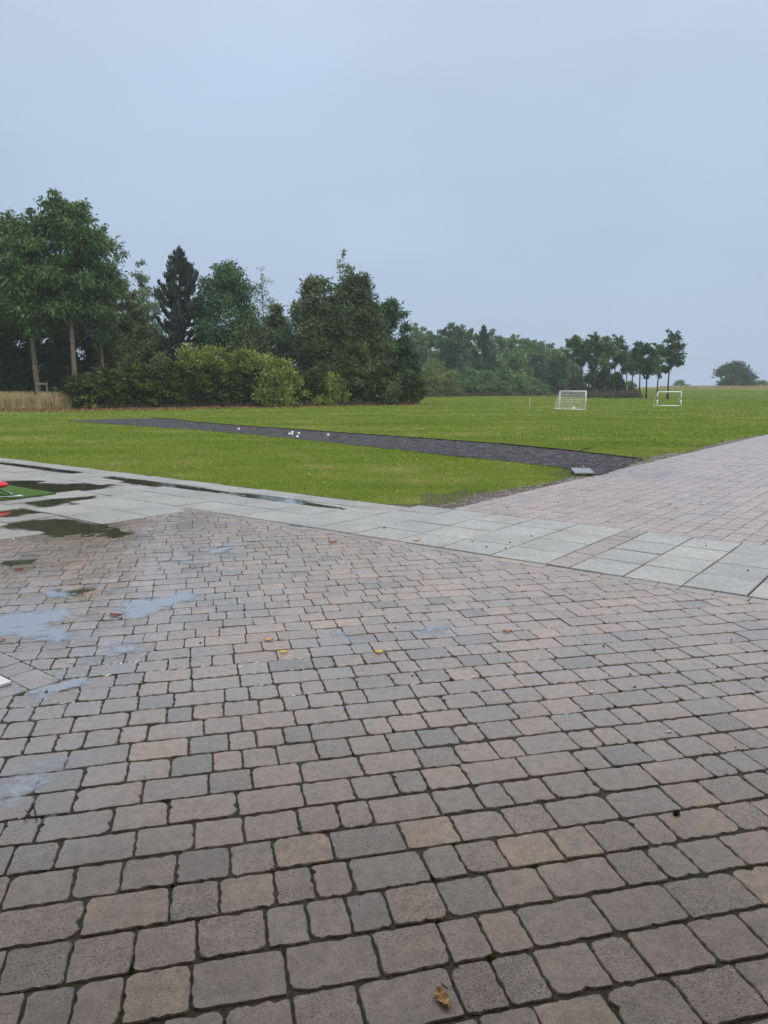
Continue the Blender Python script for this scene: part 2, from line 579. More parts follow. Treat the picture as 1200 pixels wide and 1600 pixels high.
M['litter'] = leaf_mat('leaf_litter', (0.09, 0.045, 0.02), (0.24, 0.11, 0.045), (0.46, 0.27, 0.14), 0.1, 3.0)


def gravel_mat(name, a, b, scale=55):
    t = NT(name)
    p = t.pos()
    v = t.n('ShaderNodeTexVoronoi'); v.inputs['Scale'].default_value = scale
    t.l(p, v.inputs['Vector'])
    sp = t.n('ShaderNodeSeparateColor'); t.l(v.outputs['Color'], sp.inputs[0])
    n1 = t.noise(p, 1.4, 4, 0.6)
    st = t.noise(t.mapping(p, (0.5, 2.4, 1), (0, 0, R(-25))), 1.0, 4, 0.6)
    f = t.math('ADD', t.math('MULTIPLY', sp.outputs[0], 0.4), t.mr(n1, 0.3, 0.7, -0.1, 0.35))
    f = t.math('ADD', f, t.mr(st, 0.35, 0.65, -0.1, 0.45))
    c = t.mix(f, a, b)
    return t.done(t.bsdf(c, 0.75, 0.35, t.bump(v.outputs['Distance'], 1.0, 0.02)))


M['gravel'] = gravel_mat('black_gravel', (0.018, 0.018, 0.021), (0.075, 0.075, 0.085))
M['pebble'] = leaf_mat('gravel_stone', (0.02, 0.02, 0.023), (0.05, 0.05, 0.057), (0.15, 0.15, 0.165), 0.0, 3.0)
M['verge'] = gravel_mat('gravel_verge', (0.05, 0.042, 0.033), (0.17, 0.155, 0.135), 80)
M['grit'] = leaf_mat('verge_stone', (0.07, 0.06, 0.05), (0.15, 0.13, 0.115), (0.36, 0.34, 0.32), 0.0, 3.0)
M['white'] = plain('white_paint', (0.78, 0.79, 0.78), 0.4, var=0.05)
M['net'] = plain('white_net', (0.7, 0.71, 0.7), 0.7, var=0.05)
M['black'] = plain('black_plastic', (0.02, 0.02, 0.022), 0.5)
M['red'] = plain('red_vinyl', (0.62, 0.025, 0.04), 0.35, var=0.15)
M['steel'] = plain('steel_tube', (0.42, 0.44, 0.46), 0.35, metal=0.9)
M['mat'] = plain('green_turf_mat', (0.085, 0.165, 0.045), 0.95, 0.1, var=0.25, scale=60, bump=0.8)
M['lid'] = plain('pale_metal_lid', (0.27, 0.3, 0.31), 0.38, metal=0.3, var=0.1)
M['timber'] = plain('timber_edge', (0.05, 0.042, 0.034), 0.85, 0.2, var=0.35, scale=6, bump=0.5)
M['oak'] = plain('oak_post', (0.2, 0.165, 0.12), 0.85, 0.2, var=0.3, scale=6, bump=0.5)
M['leaf_y'] = plain('yellow_leaf', (0.62, 0.5, 0.07), 0.5, var=0.2, scale=40)
M['leaf_o'] = plain('tan_leaf', (0.55, 0.34, 0.14), 0.55, var=0.35, scale=50)
M['leaf_b'] = plain('brown_leaf', (0.3, 0.13, 0.055), 0.55, var=0.35, scale=60)
M['leaf_r'] = plain('dark_red_leaf', (0.15, 0.025, 0.02), 0.5, var=0.3, scale=60)
M['scrap'] = plain('bark_scrap', (0.022, 0.017, 0.014), 0.7, var=0.3, scale=60)
M['moss'] = leaf_mat('moss', (0.025, 0.045, 0.008), (0.055, 0.085, 0.014), (0.1, 0.13, 0.03), 0.1, 20)
M['chalk'] = plain('white_chip', (0.7, 0.69, 0.66), 0.7, var=0.1)
M['ball'] = plain('white_ball', (0.76, 0.76, 0.74), 0.35, var=0.06)


def water_mat():
    t = NT('puddle_water')
    p = t.pos()
    nz = t.math('ADD', t.noise(p, 9, 2), t.math('MULTIPLY', t.noise(p, 45, 2), 0.15))
    h = t.math('MULTIPLY', nz, 1.0)
    for (cx, cy) in (G(24, 983), G(64, 989), G(215, 950)):
        d = t.n('ShaderNodeVectorMath', operation='DISTANCE')
        t.l(p, d.inputs[0]); d.inputs[1].default_value = (cx, cy, WATER)
        dv = d.outputs['Value']
        ring = t.math('MULTIPLY', t.math('SINE', t.math('MULTIPLY', dv, 260.0)), t.math('MULTIPLY', t.mr(dv, 0.035, 0.05), t.mr(dv, 0.085, 0.07)))
        h = t.math('ADD', h, t.math('MULTIPLY', ring, 0.18))
    nrm = t.bump(h, 0.22, 0.004)
    fr = t.n('ShaderNodeFresnel'); fr.inputs['IOR'].default_value = 1.6
    t.l(nrm, fr.inputs['Normal'])
    gl = t.n('ShaderNodeBsdfGlossy'); gl.inputs['Roughness'].default_value = 0.03
    t.l(nrm, gl.inputs['Normal'])
    tp = t.n('ShaderNodeBsdfTransparent'); tp.inputs[0].default_value = (0.84, 0.8, 0.7, 1)
    df = t.n('ShaderNodeBsdfDiffuse'); df.inputs[0].default_value = (0.3, 0.26, 0.18, 1)
    m0 = t.n('ShaderNodeMixShader'); m0.inputs[0].default_value = 0.5
    t.l(tp.outputs[0], m0.inputs[1]); t.l(df.outputs[0], m0.inputs[2])
    ms = t.n('ShaderNodeMixShader')
    t.l(t.math('POWER', fr.outputs[0], 0.17), ms.inputs[0]); t.l(m0.outputs[0], ms.inputs[1]); t.l(gl.outputs[0], ms.inputs[2])
    at = t.n('ShaderNodeAttribute', attribute_name='depth')
    fd = t.mr(t.math('ADD', at.outputs['Fac'], t.mr(t.noise(p, 13, 4, 0.65), 0.3, 0.7, -0.0022, 0.0022)), -0.0006, 0.0036, 0.0, 0.95, True)
    clear = t.n('ShaderNodeBsdfTransparent')
    me_ = t.n('ShaderNodeMixShader')
    t.l(fd, me_.inputs[0]); t.l(clear.outputs[0], me_.inputs[1]); t.l(ms.outputs[0], me_.inputs[2])
    return t.done(me_.outputs[0])


M['water'] = water_mat()

# ------------------------------------------------------------------ terrain
def grid_mesh(name, us, vs, fz, mat, to_xy, drop=0.0):
    uu, vv = np.meshgrid(us, vs, indexing='ij')
    xy = to_xy(uu, vv)
    z = fz(xy[0], xy[1])
    verts = np.stack([xy[0].ravel(), xy[1].ravel(), z.ravel()], 1)
    nu, nv = len(us), len(vs)
    idx = np.arange(nu * nv).reshape(nu, nv)
    q = np.stack([idx[:-1, :-1].ravel(), idx[1:, :-1].ravel(), idx[1:, 1:].ravel(), idx[:-1, 1:].ravel()], 1)
    return add_mesh(name, verts, q, mat, smooth=True)


def geo(a, b, n, p=2.2):
    return a + (b - a) * np.linspace(0, 1, n) ** p


ys = np.concatenate([[-40, -10], geo(0, 420, 60, 1.6)])
xs = np.linspace(-300, 300, 41)
ground = grid_mesh('ground', xs, ys, lambda x, y: hgt(x, y) - 0.12, M['lawn'], lambda a, b: (a, b))
tag(ground, 'wide green field running to the horizon', kind='structure')

LU, LV = 7.5, 5.0                                   # the corner of the lawn in paving coordinates


def edge_v(u):
    """where the lawn meets the red path"""
    return LV + 0.05 + 0.04 * np.sin(u * 0.9 + 0.5) + 0.05 * np.sin(u * 2.3) + 0.035 * np.sin(u * 5.1) + 0.03 * np.sin(u * 11.3) \
        + 0.22 * np.exp(-((u - 9.6) / 1.4) ** 2) + 0.24 * np.exp(-((u - 16.6) / 1.1) ** 2) + 0.1 * np.exp(-((u - 22) / 3.0) ** 2)


def edge_u(v):
    return LU + 0.015 * np.sin(v * 3.1) + 0.012 * np.sin(v * 7.7) + 0.75 * np.exp(-((v - 4.9) / 0.55) ** 2)


lus = geo(0, 330, 120, 2.4)
lvs = geo(0, 210, 110, 2.2)


def lawn_xy(a, b):
    u = LU + a; v = LV + b
    fu = np.exp(-a / 2.0); fv = np.exp(-b / 2.0)
    u2 = u + (edge_u(v) - LU) * fu
    v2 = v + (edge_v(u2) - LV) * fv
    return U[0] * u2 + V[0] * v2, U[1] * u2 + V[1] * v2


lawn = grid_mesh('lawn', lus, lvs, lambda x, y: hgt(x, y) - 0.004 + 0.006 * np.sin(x * 1.3) * np.sin(y * 1.1), M['lawn'], lawn_xy)
# a soil lip so the turf has an edge
tag(lawn, 'mown green lawn with yellowing streaks', kind='structure')
mb = MB()
for seg in (0, 1):
    if seg == 0:
        vv = np.linspace(LV, 40, 160); uu = edge_u(vv)
    else:
        uu = np.linspace(LU + .6, 60, 240); vv = edge_v(uu)
    x = U[0] * uu + V[0] * vv; y = U[1] * uu + V[1] * vv
    z = hgt(x, y) - 0.004 + 0.006 * np.sin(x * 1.3) * np.sin(y * 1.1)
    n = len(x)
    v = np.concatenate([np.stack([x, y, z], 1), np.stack([x, y, z - 0.11], 1)])
    i = np.arange(n - 1)
    mb.add(v, np.stack([i, i + 1, i + 1 + n, i + n], 1))
tag(mb.build('soil_edge', M['bed'], lawn))

# the black gravel strip across the lawn
STRIP = [(105, 658), (170, 655.5), (240, 654), (270, 656), (300, 660), (400, 668), (500, 675), (600, 682), (690, 688.5), (780, 695), (840, 701), (900, 707),
         (960, 714), (1003, 719), (975, 730), (935, 742.5), (912, 741), (900, 735), (850, 728), (780, 720), (700, 712), (620, 703), (550, 695), (470, 687), (400, 680),
         (320, 673), (250, 668), (160, 662)]
SP_XY = np.array([G(*q) for q in STRIP])


def inside(poly, x, y):
    x = np.asarray(x); y = np.asarray(y)
    c = np.zeros(x.shape, bool)
    n = len(poly)
    for i in range(n):
        x1, y1 = poly[i]; x2, y2 = poly[i - 1]
        cond = ((y1 > y) != (y2 > y)) & (x < (x2 - x1) * (y - y1) / (y2 - y1 + 1e-12) + x1)
        c ^= cond
    return c


def densify(poly, step, jit):
    o = []
    for i in range(len(poly)):
        a = np.array(poly[i]); b = np.array(poly[(i + 1) % len(poly)])
        n = max(1, int(np.linalg.norm(b - a) / step))
        for k in range(n):
            o.append(a + (b - a) * k / n + rng.normal(0, jit, 2))
    return np.array(o)


def flat_poly(name, poly, z, mat, thick=0.0, parent=None):
    n = len(poly)
    v = [(p[0], p[1], z) for p in poly]
    me = bpy.data.meshes.new(name)
    faces = [tuple(range(n))]
    if thick:
        v += [(p[0], p[1], z - thick) for p in poly]
        for i in range(n):
            j = (i + 1) % n
            faces.append((i, i + n, j + n, j))
    me.from_pydata(v, [], faces)
    me.polygons.foreach_set('use_smooth', np.zeros(len(faces), bool))
    me.update()
    me.materials.append(mat)
    o = bpy.data.objects.new(name, me)
    COL.objects.link(o)
    if parent: o.parent = parent
    return o


sd = densify(SP_XY, 0.35, 0.035)
area = 0.5 * np.sum(sd[:, 0] * np.roll(sd[:, 1], -1) - sd[:, 1] * np.roll(sd[:, 0], -1))
if area < 0: sd = sd[::-1]
strip = flat_poly('gravel_strip', sd, 0.012, M['gravel'], 0.03)
tag(strip, 'long strip of black gravel crossing the lawn', kind='structure')
# loose stones on it
def scatter_chips(name, pts, size, mat, parent=None, flat=0.6):
    """small irregular stones: squashed tetra/octahedra"""
    n = len(pts)
    base = np.array([(1, 0, 0), (0, 1, 0), (-1, 0, 0), (0, -1, 0), (0, 0, 1), (0, 0, -1)], float)
    f = np.array([(0, 1, 4), (1, 2, 4), (2, 3, 4), (3, 0, 4)])
    s = size * rng.uniform(0.5, 1.5, (n, 1, 1))
    v = base[None] * s * rng.uniform(0.6, 1.3, (n, 6, 3)) * np.array((1, 1, flat))
    a = rng.uniform(0, 6.28, n)
    ca, sa = np.cos(a)[:, None], np.sin(a)[:, None]
    v = np.stack([v[..., 0] * ca - v[..., 1] * sa, v[..., 0] * sa + v[..., 1] * ca, v[..., 2]], 2) + pts[:, None, :]
    fa = (f[None] + (np.arange(n) * 6)[:, None, None]).reshape(-1, 3)
    return add_mesh(name, v.reshape(-1, 3), fa, mat, parent)


def rand_in(poly, n):
    poly = np.asarray(poly)
    lo, hi = poly.min(0), poly.max(0)
    o = np.zeros((0, 2))
    while len(o) < n:
        q = rng.uniform(lo, hi, (n * 3, 2))
        o = np.concatenate([o, q[inside(poly, q[:, 0], q[:, 1])]])
    return o[:n]


pp = rand_in(SP_XY, 42000)
pp = pp[rng.random(len(pp)) < np.clip(18 / pp[:, 1], 0.3, 1)]
st = scatter_chips('loose_gravel', np.column_stack([pp, np.full(len(pp), 0.014)]), 0.024, M['pebble'], strip)
tag(st, kind='stuff')
# gravel verges where the turf has worn away
vu = np.concatenate([np.linspace(7.44, 34, 140)])
vb = np.concatenate([[(7.44, 7.2)], np.column_stack([vu, np.full(140, 4.6)]), np.column_stack([vu[vu > 8.7][::-1], np.full(int((vu > 8.7).sum()), 5.75)]), [(8.6, 7.2)]])
vp = np.array([uv2xy(a, b) for a, b in vb])
if 0.5 * np.sum(vp[:, 0] * np.roll(vp[:, 1], -1) - vp[:, 1] * np.roll(vp[:, 0], -1)) < 0: vp = vp[::-1]
vg = flat_poly('gravel_verge', vp, -0.0075, M['verge'], 0.03)
tag(vg, 'bare gravel verge between lawn and path', kind='structure')
q_ = np.column_stack([rng.uniform(7.5, 26, 16000), 4.93 + np.abs(rng.normal(0, 0.35, 16000))])
q_ = np.column_stack([U[0] * q_[:, 0] + V[0] * q_[:, 1], U[1] * q_[:, 0] + V[1] * q_[:, 1]])
u_, v_ = xy2uv(q_[:, 0], q_[:, 1])
q_ = q_[(v_ < edge_v(u_) + 0.08)]
tag(scatter_chips('loose_gravel', np.column_stack([q_, np.full(len(q_), -0.006)]), 0.012, M['grit'], vg), kind='stuff')

# ------------------------------------------------------------------ paving
def bed_z(x, y):
    return -0.0075 - 0.0045 * sstep((np.asarray(y) - 2.6) / 2.0) + dip(x, y) * 1.2 + 0.0015 * np.sin(x * 7.1) * np.sin(y * 6.3)


plaza = grid_mesh('plaza_paving', np.linspace(-8.5, 7.5, 260), np.linspace(-1.5, 12.5, 240), bed_z, M['bed'], lambda a, b: (a, b))
tag(plaza, 'sand bed of the paved plaza', kind='structure')


def brick_bed_xy(a, b):
    return U[0] * a + V[0] * b, U[1] * a + V[1] * b


path = grid_mesh('red_path', np.linspace(7.6, 60, 60), np.linspace(-8, 5.3, 14), lambda x, y: np.full_like(x, -0.011), M['bed'], brick_bed_xy)
tag(path, 'red paved path running along the lawn', kind='structure')
slabs = grid_mesh('slab_path', np.linspace(0, 7.52, 70), np.linspace(-3, 26, 160), lambda x, y: -0.019 + dip(x, y), M['bed_dark'], brick_bed_xy)
tag(slabs, 'band of grey concrete slabs beside the plaza', kind='structure')


def clip_half(poly, n, d):
    """keep the part with p.n <= d"""
    o = []
    for i in range(len(poly)):
        a, b = poly[i], poly[(i + 1) % len(poly)]
        da, db = a @ n - d, b @ n - d
        if da <= 0: o.append(a)
        if (da < 0) != (db < 0):
            o.append(a + (b - a) * da / (da - db))
    return o


def poly_area(p):
    p = np.asarray(p)
    return 0.5 * np.sum(p[:, 0] * np.roll(p[:, 1], -1) - p[:, 1] * np.roll(p[:, 0], -1))


def stone(poly, joint, rad, jit, r_, top_in=0.006, chip=0.25, step=0.0, fall=0.0038):
    """a tumbled block from its cell: worn corners, uneven arrises; returns verts, faces (list) with the top at z=0"""
    p = np.asarray(poly, float)
    if poly_area(p) < 0: p = p[::-1]
    c = p.mean(0)
    n = len(p)
    # inset by half a joint
    q = []
    for i in range(n):
        a, b, d = p[i - 1], p[i], p[(i + 1) % n]
        e1 = (b - a) / (np.linalg.norm(b - a) + 1e-9); e2 = (d - b) / (np.linalg.norm(d - b) + 1e-9)
        n1 = np.array((-e1[1], e1[0])); n2 = np.array((-e2[1], e2[0]))
        k = max(0.35, 1 + n1 @ n2)
        q.append(b + (n1 + n2) / k * joint * 0.5)
    ring = []
    for i in range(n):
        a, b, d = q[i - 1], q[i], q[(i + 1) % n]
        la, lb = np.linalg.norm(a - b), np.linalg.norm(d - b)
        r1 = min(rad * r_.uniform(0.5, 1.5) * (2.0 if r_.random() < chip else 1), 0.4 * min(la, lb))
        ea, eb = (a - b) / la, (d - b) / lb
        ring.append(b + ea * r1)
        if rad > 0.004: ring.append(b + (ea + eb) * r1 * 0.28)
        ring.append(b + eb * r1)
        if step:
            m_ = max(1, int(lb / step))
            ts = 0.16 + 0.68 * (np.arange(m_) + 0.5) / m_
        elif lb > 0.1 and rad > 0.004:
            ts = (0.25, 0.42, 0.6, 0.77) if lb > 0.18 else (0.3, 0.5, 0.7)
        else:
            ts = ()
        for t_ in ts:
            ring.append(b + (d - b) * (t_ + r_.uniform(-.03, .03)) + (np.array((-(d - b)[1], (d - b)[0])) / lb * (abs(r_.normal(0, 0.004)) if step and r_.random() < 0.14 else 0.0)))
    ring = np.array(ring)
    ring += r_.normal(0, jit, ring.shape)
    m = len(ring)
    dirs = c - ring
    dirs /= np.linalg.norm(dirs, axis=1)[:, None] + 1e-9
    ti = top_in * r_.uniform(0.6, 1.5, (m, 1))
    top = np.column_stack([ring + dirs * ti, r_.normal(0, 0.0004, m)])
    sh = np.column_stack([ring, np.full(m, -fall) + r_.normal(0, 0.0007, m)])
    bot = np.column_stack([ring - dirs * 0.001, np.full(m, -0.03)])
    v = np.concatenate([top, sh, bot, [[c[0], c[1], 0.0005]]])
    i = np.arange(m); j = (i + 1) % m
    quads = np.concatenate([np.stack([i + m, j + m, j, i], 1), np.stack([i + 2 * m, j + 2 * m, j + m, i + m], 1)])
    tris = np.stack([i, j, np.full(m, 3 * m)], 1)
    return v, quads, tris


PLAZA_U, PLAZA_V = 5.72, 7.45          # plaza ends at these lines
HEAD = 0.125                           # header course along the slabs


def in_view(x, y, m=0.9):
    return (np.abs(x) < 0.535 * np.abs(y) + m) & (y > 0.75)


# the cut-in corner at the left edge of the picture
CU, CV = xy2uv(*G(95, 1061))


def row_lengths(r_, total):
    o = []; s = 0
    while s < total:
        k = r_.choice([0.118, 0.142, 0.165, 0.19, 0.242], p=[0.2, 0.18, 0.3, 0.1, 0.22])
        o.append(k); s += k
    return o


cells = []          # (centre, polygon)
rr = random.Random(3)
nr = np.random.default_rng(3)
ROW = 0.1655
for k in range(-14, 70):
    y0 = 1.80 + (k - 10) * ROW
    s = -9.0 + nr.uniform(0, 0.25)
    for ln in row_lengths(nr, 18):
        a = RW * s + PW * y0; b = RW * (s + ln) + PW * y0
        c = b + PW * ROW; d = a + PW * ROW
        s += ln
        cen = (a + c) / 2
        if not in_view(cen[0], cen[1]): continue
        poly = [a, b, c, d]
        poly = clip_half(poly, U, PLAZA_U - HEAD)
        if len(poly) < 3: continue
        poly = clip_half(poly, V, PLAZA_V)
        if len(poly) < 3: continue
        # round the cut-in corner at the left
        us = [p @ U for p in poly]; vs_ = [p @ V for p in poly]
        if min(us) < CU and max(vs_) > CV:
            pa = clip_half(poly, -U, -CU); pb = clip_half(poly, V, CV)
            aa = abs(poly_area(pa)) if len(pa) > 2 else 0
            ab = abs(poly_area(pb)) if len(pb) > 2 else 0
            poly = pa if aa >= ab else pb
            if len(poly) < 3: continue
        full = abs(abs(poly_area(poly)) - ln * ROW) < 1e-5
        if abs(poly_area(poly)) < 0.0018: continue
        # drop slivers: merge near-coincident points
        pl = [poly[0]]
        for p_ in poly[1:]:
            if np.linalg.norm(p_ - pl[-1]) > 0.012: pl.append(p_)
        if np.linalg.norm(pl[0] - pl[-1]) < 0.012: pl.pop()
        if len(pl) < 3: continue
        cells.append((np.mean(pl, 0), pl, ln if full else None))
# header course
s = -1.5
while s < 7.4:
    ln = nr.choice([0.165, 0.205, 0.245])
    poly = [uv2xy(PLAZA_U - HEAD, s), uv2xy(PLAZA_U, s), uv2xy(PLAZA_U, s + ln), uv2xy(PLAZA_U - HEAD, s + ln)]
    s += ln
    cen = np.mean(poly, 0)
    if in_view(cen[0], cen[1]): cells.append((cen, poly, None))
# stones of the cut-in corner, laid on the grid of the slabs
uu = CU
for a in range(4):
    vv = CV
    u1 = CU - a * 0.165
    for b in range(8):
        ln = (0.245, 0.165, 0.205)[(a + b) % 3]
        poly = [uv2xy(u1 - 0.165, vv), uv2xy(u1, vv), uv2xy(u1, vv + ln), uv2xy(u1 - 0.165, vv + ln)]
        vv += ln
        cen = np.mean(poly, 0)
        if in_view(cen[0], cen[1], 0.6) and cen[1] > 2.5: cells.append((cen, poly, None))


def screen_size(c):
    zc = c[1] * CP + H * SP
    return 1.0 / (zc * math.hypot(c[1], H)) if (abs(c[0] / zc) < 0.54 and zc > 0 and c[1] > 1.36) else 0.0


# shared block shapes: several worn variants for each length
POOL = {}
FINE = {}
for ln in (0.118, 0.142, 0.165, 0.19, 0.242):
    POOL[ln] = []
    for i in range(22):
        h2, w2 = ROW / 2 - 0.0022, ln / 2 + 0.0005
        poly = [np.array(q) for q in ((-w2, -h2), (w2, -h2), (w2, h2), (-w2, h2))]
        POOL[ln].append(stone(poly, 0.0065, 0.0105, 0.0014, nr, 0.0008, 0.3, 0.0, 0.0055))
    FINE[ln] = [stone(poly, 0.0075, 0.0115, 0.0015, nr, 0.0024, 0.35, 0.024, 0.0045) for i in range(22)]


def lay(cells, name, parent, mat1, mat2, angle, pool, limit, fine=None):
    cells = sorted(cells, key=lambda q: -screen_size(q[0]))
    # alike pieces share their mesh
    meshes = {}
    ca, sa = math.cos(angle), math.sin(angle)
    VV = []; QQ = []; TT = []; n = 0
    for i, (cen, poly, ln) in enumerate(cells):
        near = i < limit and screen_size(cen) > 0
        tx, ty = nr.normal(0, 0.0055, 2)
        z = nr.normal(-0.0005, 0.0012)
        zz = float(dip(cen[0], cen[1])) + z
        gx = float(np.clip((dip(cen[0] + .1, cen[1]) - dip(cen[0] - .1, cen[1])) * 5, -0.02, 0.02))
        gy = float(np.clip((dip(cen[0], cen[1] + .1) - dip(cen[0], cen[1] - .1)) * 5, -0.02, 0.02))
        turn = nr.normal(0, 0.008)
        if ln is not None:
            kk = min(pool, key=lambda q: abs(q - ln))
            idx = nr.integers(len(pool[kk]))
            sv, sq, st_ = (fine if near and fine else pool)[kk][idx % len(pool[kk])]
            rot = angle + turn + (math.pi if nr.random() < 0.5 else 0)
            key = (kk, idx)
        else:
            pl = [np.asarray(p) - cen for p in poly]
            sv, sq, st_ = stone(pl, 0.0065, 0.008, 0.0011, nr, 0.0014, 0.25, 0.0, 0.0055)
            rot = 0.0
            key = None
        if near:
            if key is None or key not in meshes:
                me = add_mesh(name, sv, [sq, st_], mat1, link=False)
                if key is not None: meshes[key] = me
            else:
                me = meshes[key]
            o = bpy.data.objects.new(name, me)
            COL.objects.link(o)
            o.parent = parent
            o.location = (cen[0], cen[1], zz)
            # slope of the dip plus a little settling, then the turn in plan
            from mathutils import Matrix, Vector
            nx, ny = -(gx + tx), -(gy + ty)
            q = Vector((0, 0, 1)).rotation_difference(Vector((nx, ny, 1)).normalized())
            o.rotation_euler = (q.to_matrix() @ Matrix.Rotation(rot, 3, 'Z')).to_euler()
        else:
            c_, s_ = math.cos(rot), math.sin(rot)
            x = sv[:, 0] * c_ - sv[:, 1] * s_
            y = sv[:, 0] * s_ + sv[:, 1] * c_
            zc = sv[:, 2] + zz + x * (gx + tx) + y * (gy + ty)
            VV.append(np.column_stack([x + cen[0], y + cen[1], zc]))
            QQ.append(sq + n); TT.append(st_ + n); n += len(sv)
    if VV:
        o = add_mesh(name, np.concatenate(VV), [np.concatenate(QQ), np.concatenate(TT)], mat2, parent)
        tag(o, kind='stuff')


lay(cells, 'paver', plaza, M['paver'], M['paver_far'], math.atan2(RW[1], RW[0]), POOL, 300, FINE)

# red path: the same blocks in courses that run along it
rcells = []
RROW = 0.185
RPOOL = {}
for ln in (0.165, 0.205, 0.245):
    RPOOL[ln] = []
    for i in range(12):
        h2, w2 = RROW / 2, ln / 2
        poly = [np.array(q) for q in ((-w2, -h2), (w2, -h2), (w2, h2), (-w2, h2))]
        RPOOL[ln].append(stone(poly, 0.008, 0.006, 0.0008, nr, 0.0014, 0.25, 0.0, 0.0055))
PATH_U = 7.72
for k in range(-10, 27):
    v0 = 4.93 - (k + 1) * RROW + 0.0
    s = PATH_U - 0.3 + nr.uniform(0, 0.2)
    while s < 42:
        ln = nr.choice([0.165, 0.205, 0.245])
        poly = [uv2xy(s, v0), uv2xy(s + ln, v0), uv2xy(s + ln, v0 + RROW), uv2xy(s, v0 + RROW)]
        full = s > PATH_U
        cen = np.mean(poly, 0)
        if s + ln > PATH_U and in_view(cen[0], cen[1], 0.6) and v0 < 4.9 and v0 > -3:
            if not full: poly = clip_half(poly, -U, -PATH_U)
            if len(poly) > 2 and abs(poly_area(poly)) > 0.004:
                rcells.append((np.mean(poly, 0), poly, ln if full else None))
        s += ln
lay(rcells, 'red_paver', path, M['brick'], M['brick_far'], math.atan2(U[1], U[0]), RPOOL, 300)

# concrete slabs
scells = []
pcells = []


def slab_cell(u0, u1, v0, v1):
    poly = [uv2xy(u0, v0), uv2xy(u1, v0), uv2xy(u1, v1), uv2xy(u0, v1)]
    cen = np.mean(poly, 0)
    if in_view(cen[0], cen[1], 0.7): scells.append((cen, poly, None))


cols = [2.50 - 0.462 * i for i in range(9)]
for i, v1 in enumerate(cols):
    for r_ in range(4):
        slab_cell(PLAZA_U + 0.03 + r_ * 0.492, PLAZA_U + 0.03 + (r_ + 1) * 0.492, v1 - 0.462, v1)
for r_ in range(10):                                # the narrow course of blocks between two slab columns
    u0 = PLAZA_U + 0.03 + r_ * 0.1968
    poly = [uv2xy(u0, 2.50), uv2xy(u0 + 0.1968, 2.50), uv2xy(u0 + 0.1968, 2.72), uv2xy(u0, 2.72)]
    pcells.append((np.mean(poly, 0), poly, None))
v = 2.72
while v < 4.9:
    for r_ in range(4):
        slab_cell(PLAZA_U + 0.03 + r_ * 0.492, PLAZA_U + 0.03 + (r_ + 1) * 0.492, v, v + 0.54)
    v += 0.54
VB = v
# left of that the band turns and runs along the lawn, with a kerb course
rows_u = [5.75, 6.30, 6.82, 7.12]
v = VB
while v < 7.5:
    for a, b in zip(rows_u[:-1], rows_u[1:]):
        slab_cell(a, b, v, v + 0.6)
    v += 0.6
VC = 7.47
v = v if v > VC else VC
v0 = v
rows2 = [1.95, 2.57, 3.2, 3.83, 4.46, 5.09, 5.745, 6.30, 6.82, 7.12]
for i, (a, b) in enumerate(zip(rows2[:-1], rows2[1:])):
    vv = VC if b < 5.8 else v0
    k = 0
    vv2 = vv
    while vv2 < 24:
        ln = (0.9 if i % 2 else 0.75) if b - a > 0.4 else 0.9
        slab_cell(a, b, vv2, vv2 + ln)
        vv2 += ln
v = VB                                              # kerb course against the lawn
while v < 24:
    slab_cell(7.12, 7.49, v, v + 0.9)
    v += 0.9


def lay_slabs(cells, name, parent, mat, joint=0.016, tilt=0.0045, zj=0.002):
    for cen, poly, _ in cells:
        pl = [np.asarray(p) - cen for p in poly]
        sv, sq, st_ = stone(pl, joint, 0.003, 0.0006, nr, 0.003, 0.05)
        gx = gy = 0
        zz = float(dip(cen[0], cen[1])) * 1.0 + nr.normal(0, zj)
        tx, ty = nr.normal(0, tilt, 2)
        gx = float(dip(cen[0] + .2, cen[1]) - dip(cen[0] - .2, cen[1])) * 2.5
        gy = float(dip(cen[0], cen[1] + .2) - dip(cen[0], cen[1] - .2)) * 2.5
        sv = sv.copy()
        sv[:, 2] += sv[:, 0] * (gx + tx) + sv[:, 1] * (gy + ty)
        o = add_mesh(name, sv, [sq, st_], mat, parent)
        o.location = (cen[0], cen[1], zz)


scells.sort(key=lambda q: -screen_size(q[0]))
lay_slabs(scells[:290], 'slab', slabs, M['slab'])
lay_slabs(pcells, 'block', slabs, M['paver'], tilt=0.006)

# water standing in the dips
npud = 0
for cx, cy, rx, ry, a, dep in BAS:
    k = math.sqrt(max(0.02, math.log(dep / 0.0042) / 0.8)) * 1.6
    n = 40
    ang = np.arange(n) * 2 * math.pi / n
    w = 1 + 0.07 * np.sin(ang * 3 + cx * 9) + 0.05 * np.sin(ang * 5 + cy * 7) + 0.03 * np.sin(ang * 9)
    ca, sa = math.cos(a), math.sin(a)
    z_ = WATER - 0.00003 * npud
    npud += 1
    rs = np.linspace(0.12, 1, 9)
    p = np.concatenate([[0]] + [np.cos(ang) * rx * k * w * f for f in rs]); q = np.concatenate([[0]] + [np.sin(ang) * ry * k * w * f for f in rs])
    px_, py_ = cx + p * ca - q * sa, cy + p * sa + q * ca
    i_ = np.arange(n); j_ = (i_ + 1) % n
    tri = np.stack([np.zeros(n, int), 1 + i_, 1 + j_], 1)
    qd = np.concatenate([np.stack([1 + f * n + i_, 1 + (f + 1) * n + i_, 1 + (f + 1) * n + j_, 1 + f * n + j_], 1) for f in range(8)])
    o = add_mesh('puddle', np.column_stack([px_, py_, np.full(len(px_), z_)]), [tri, qd], M['water'])
    at_ = o.data.attributes.new('depth', 'FLOAT', 'POINT')
    at_.data.foreach_set('value', (z_ - dip(px_, py_)).astype(np.float32))
    tag(o, 'shallow rain puddle lying on the paving', kind='structure')

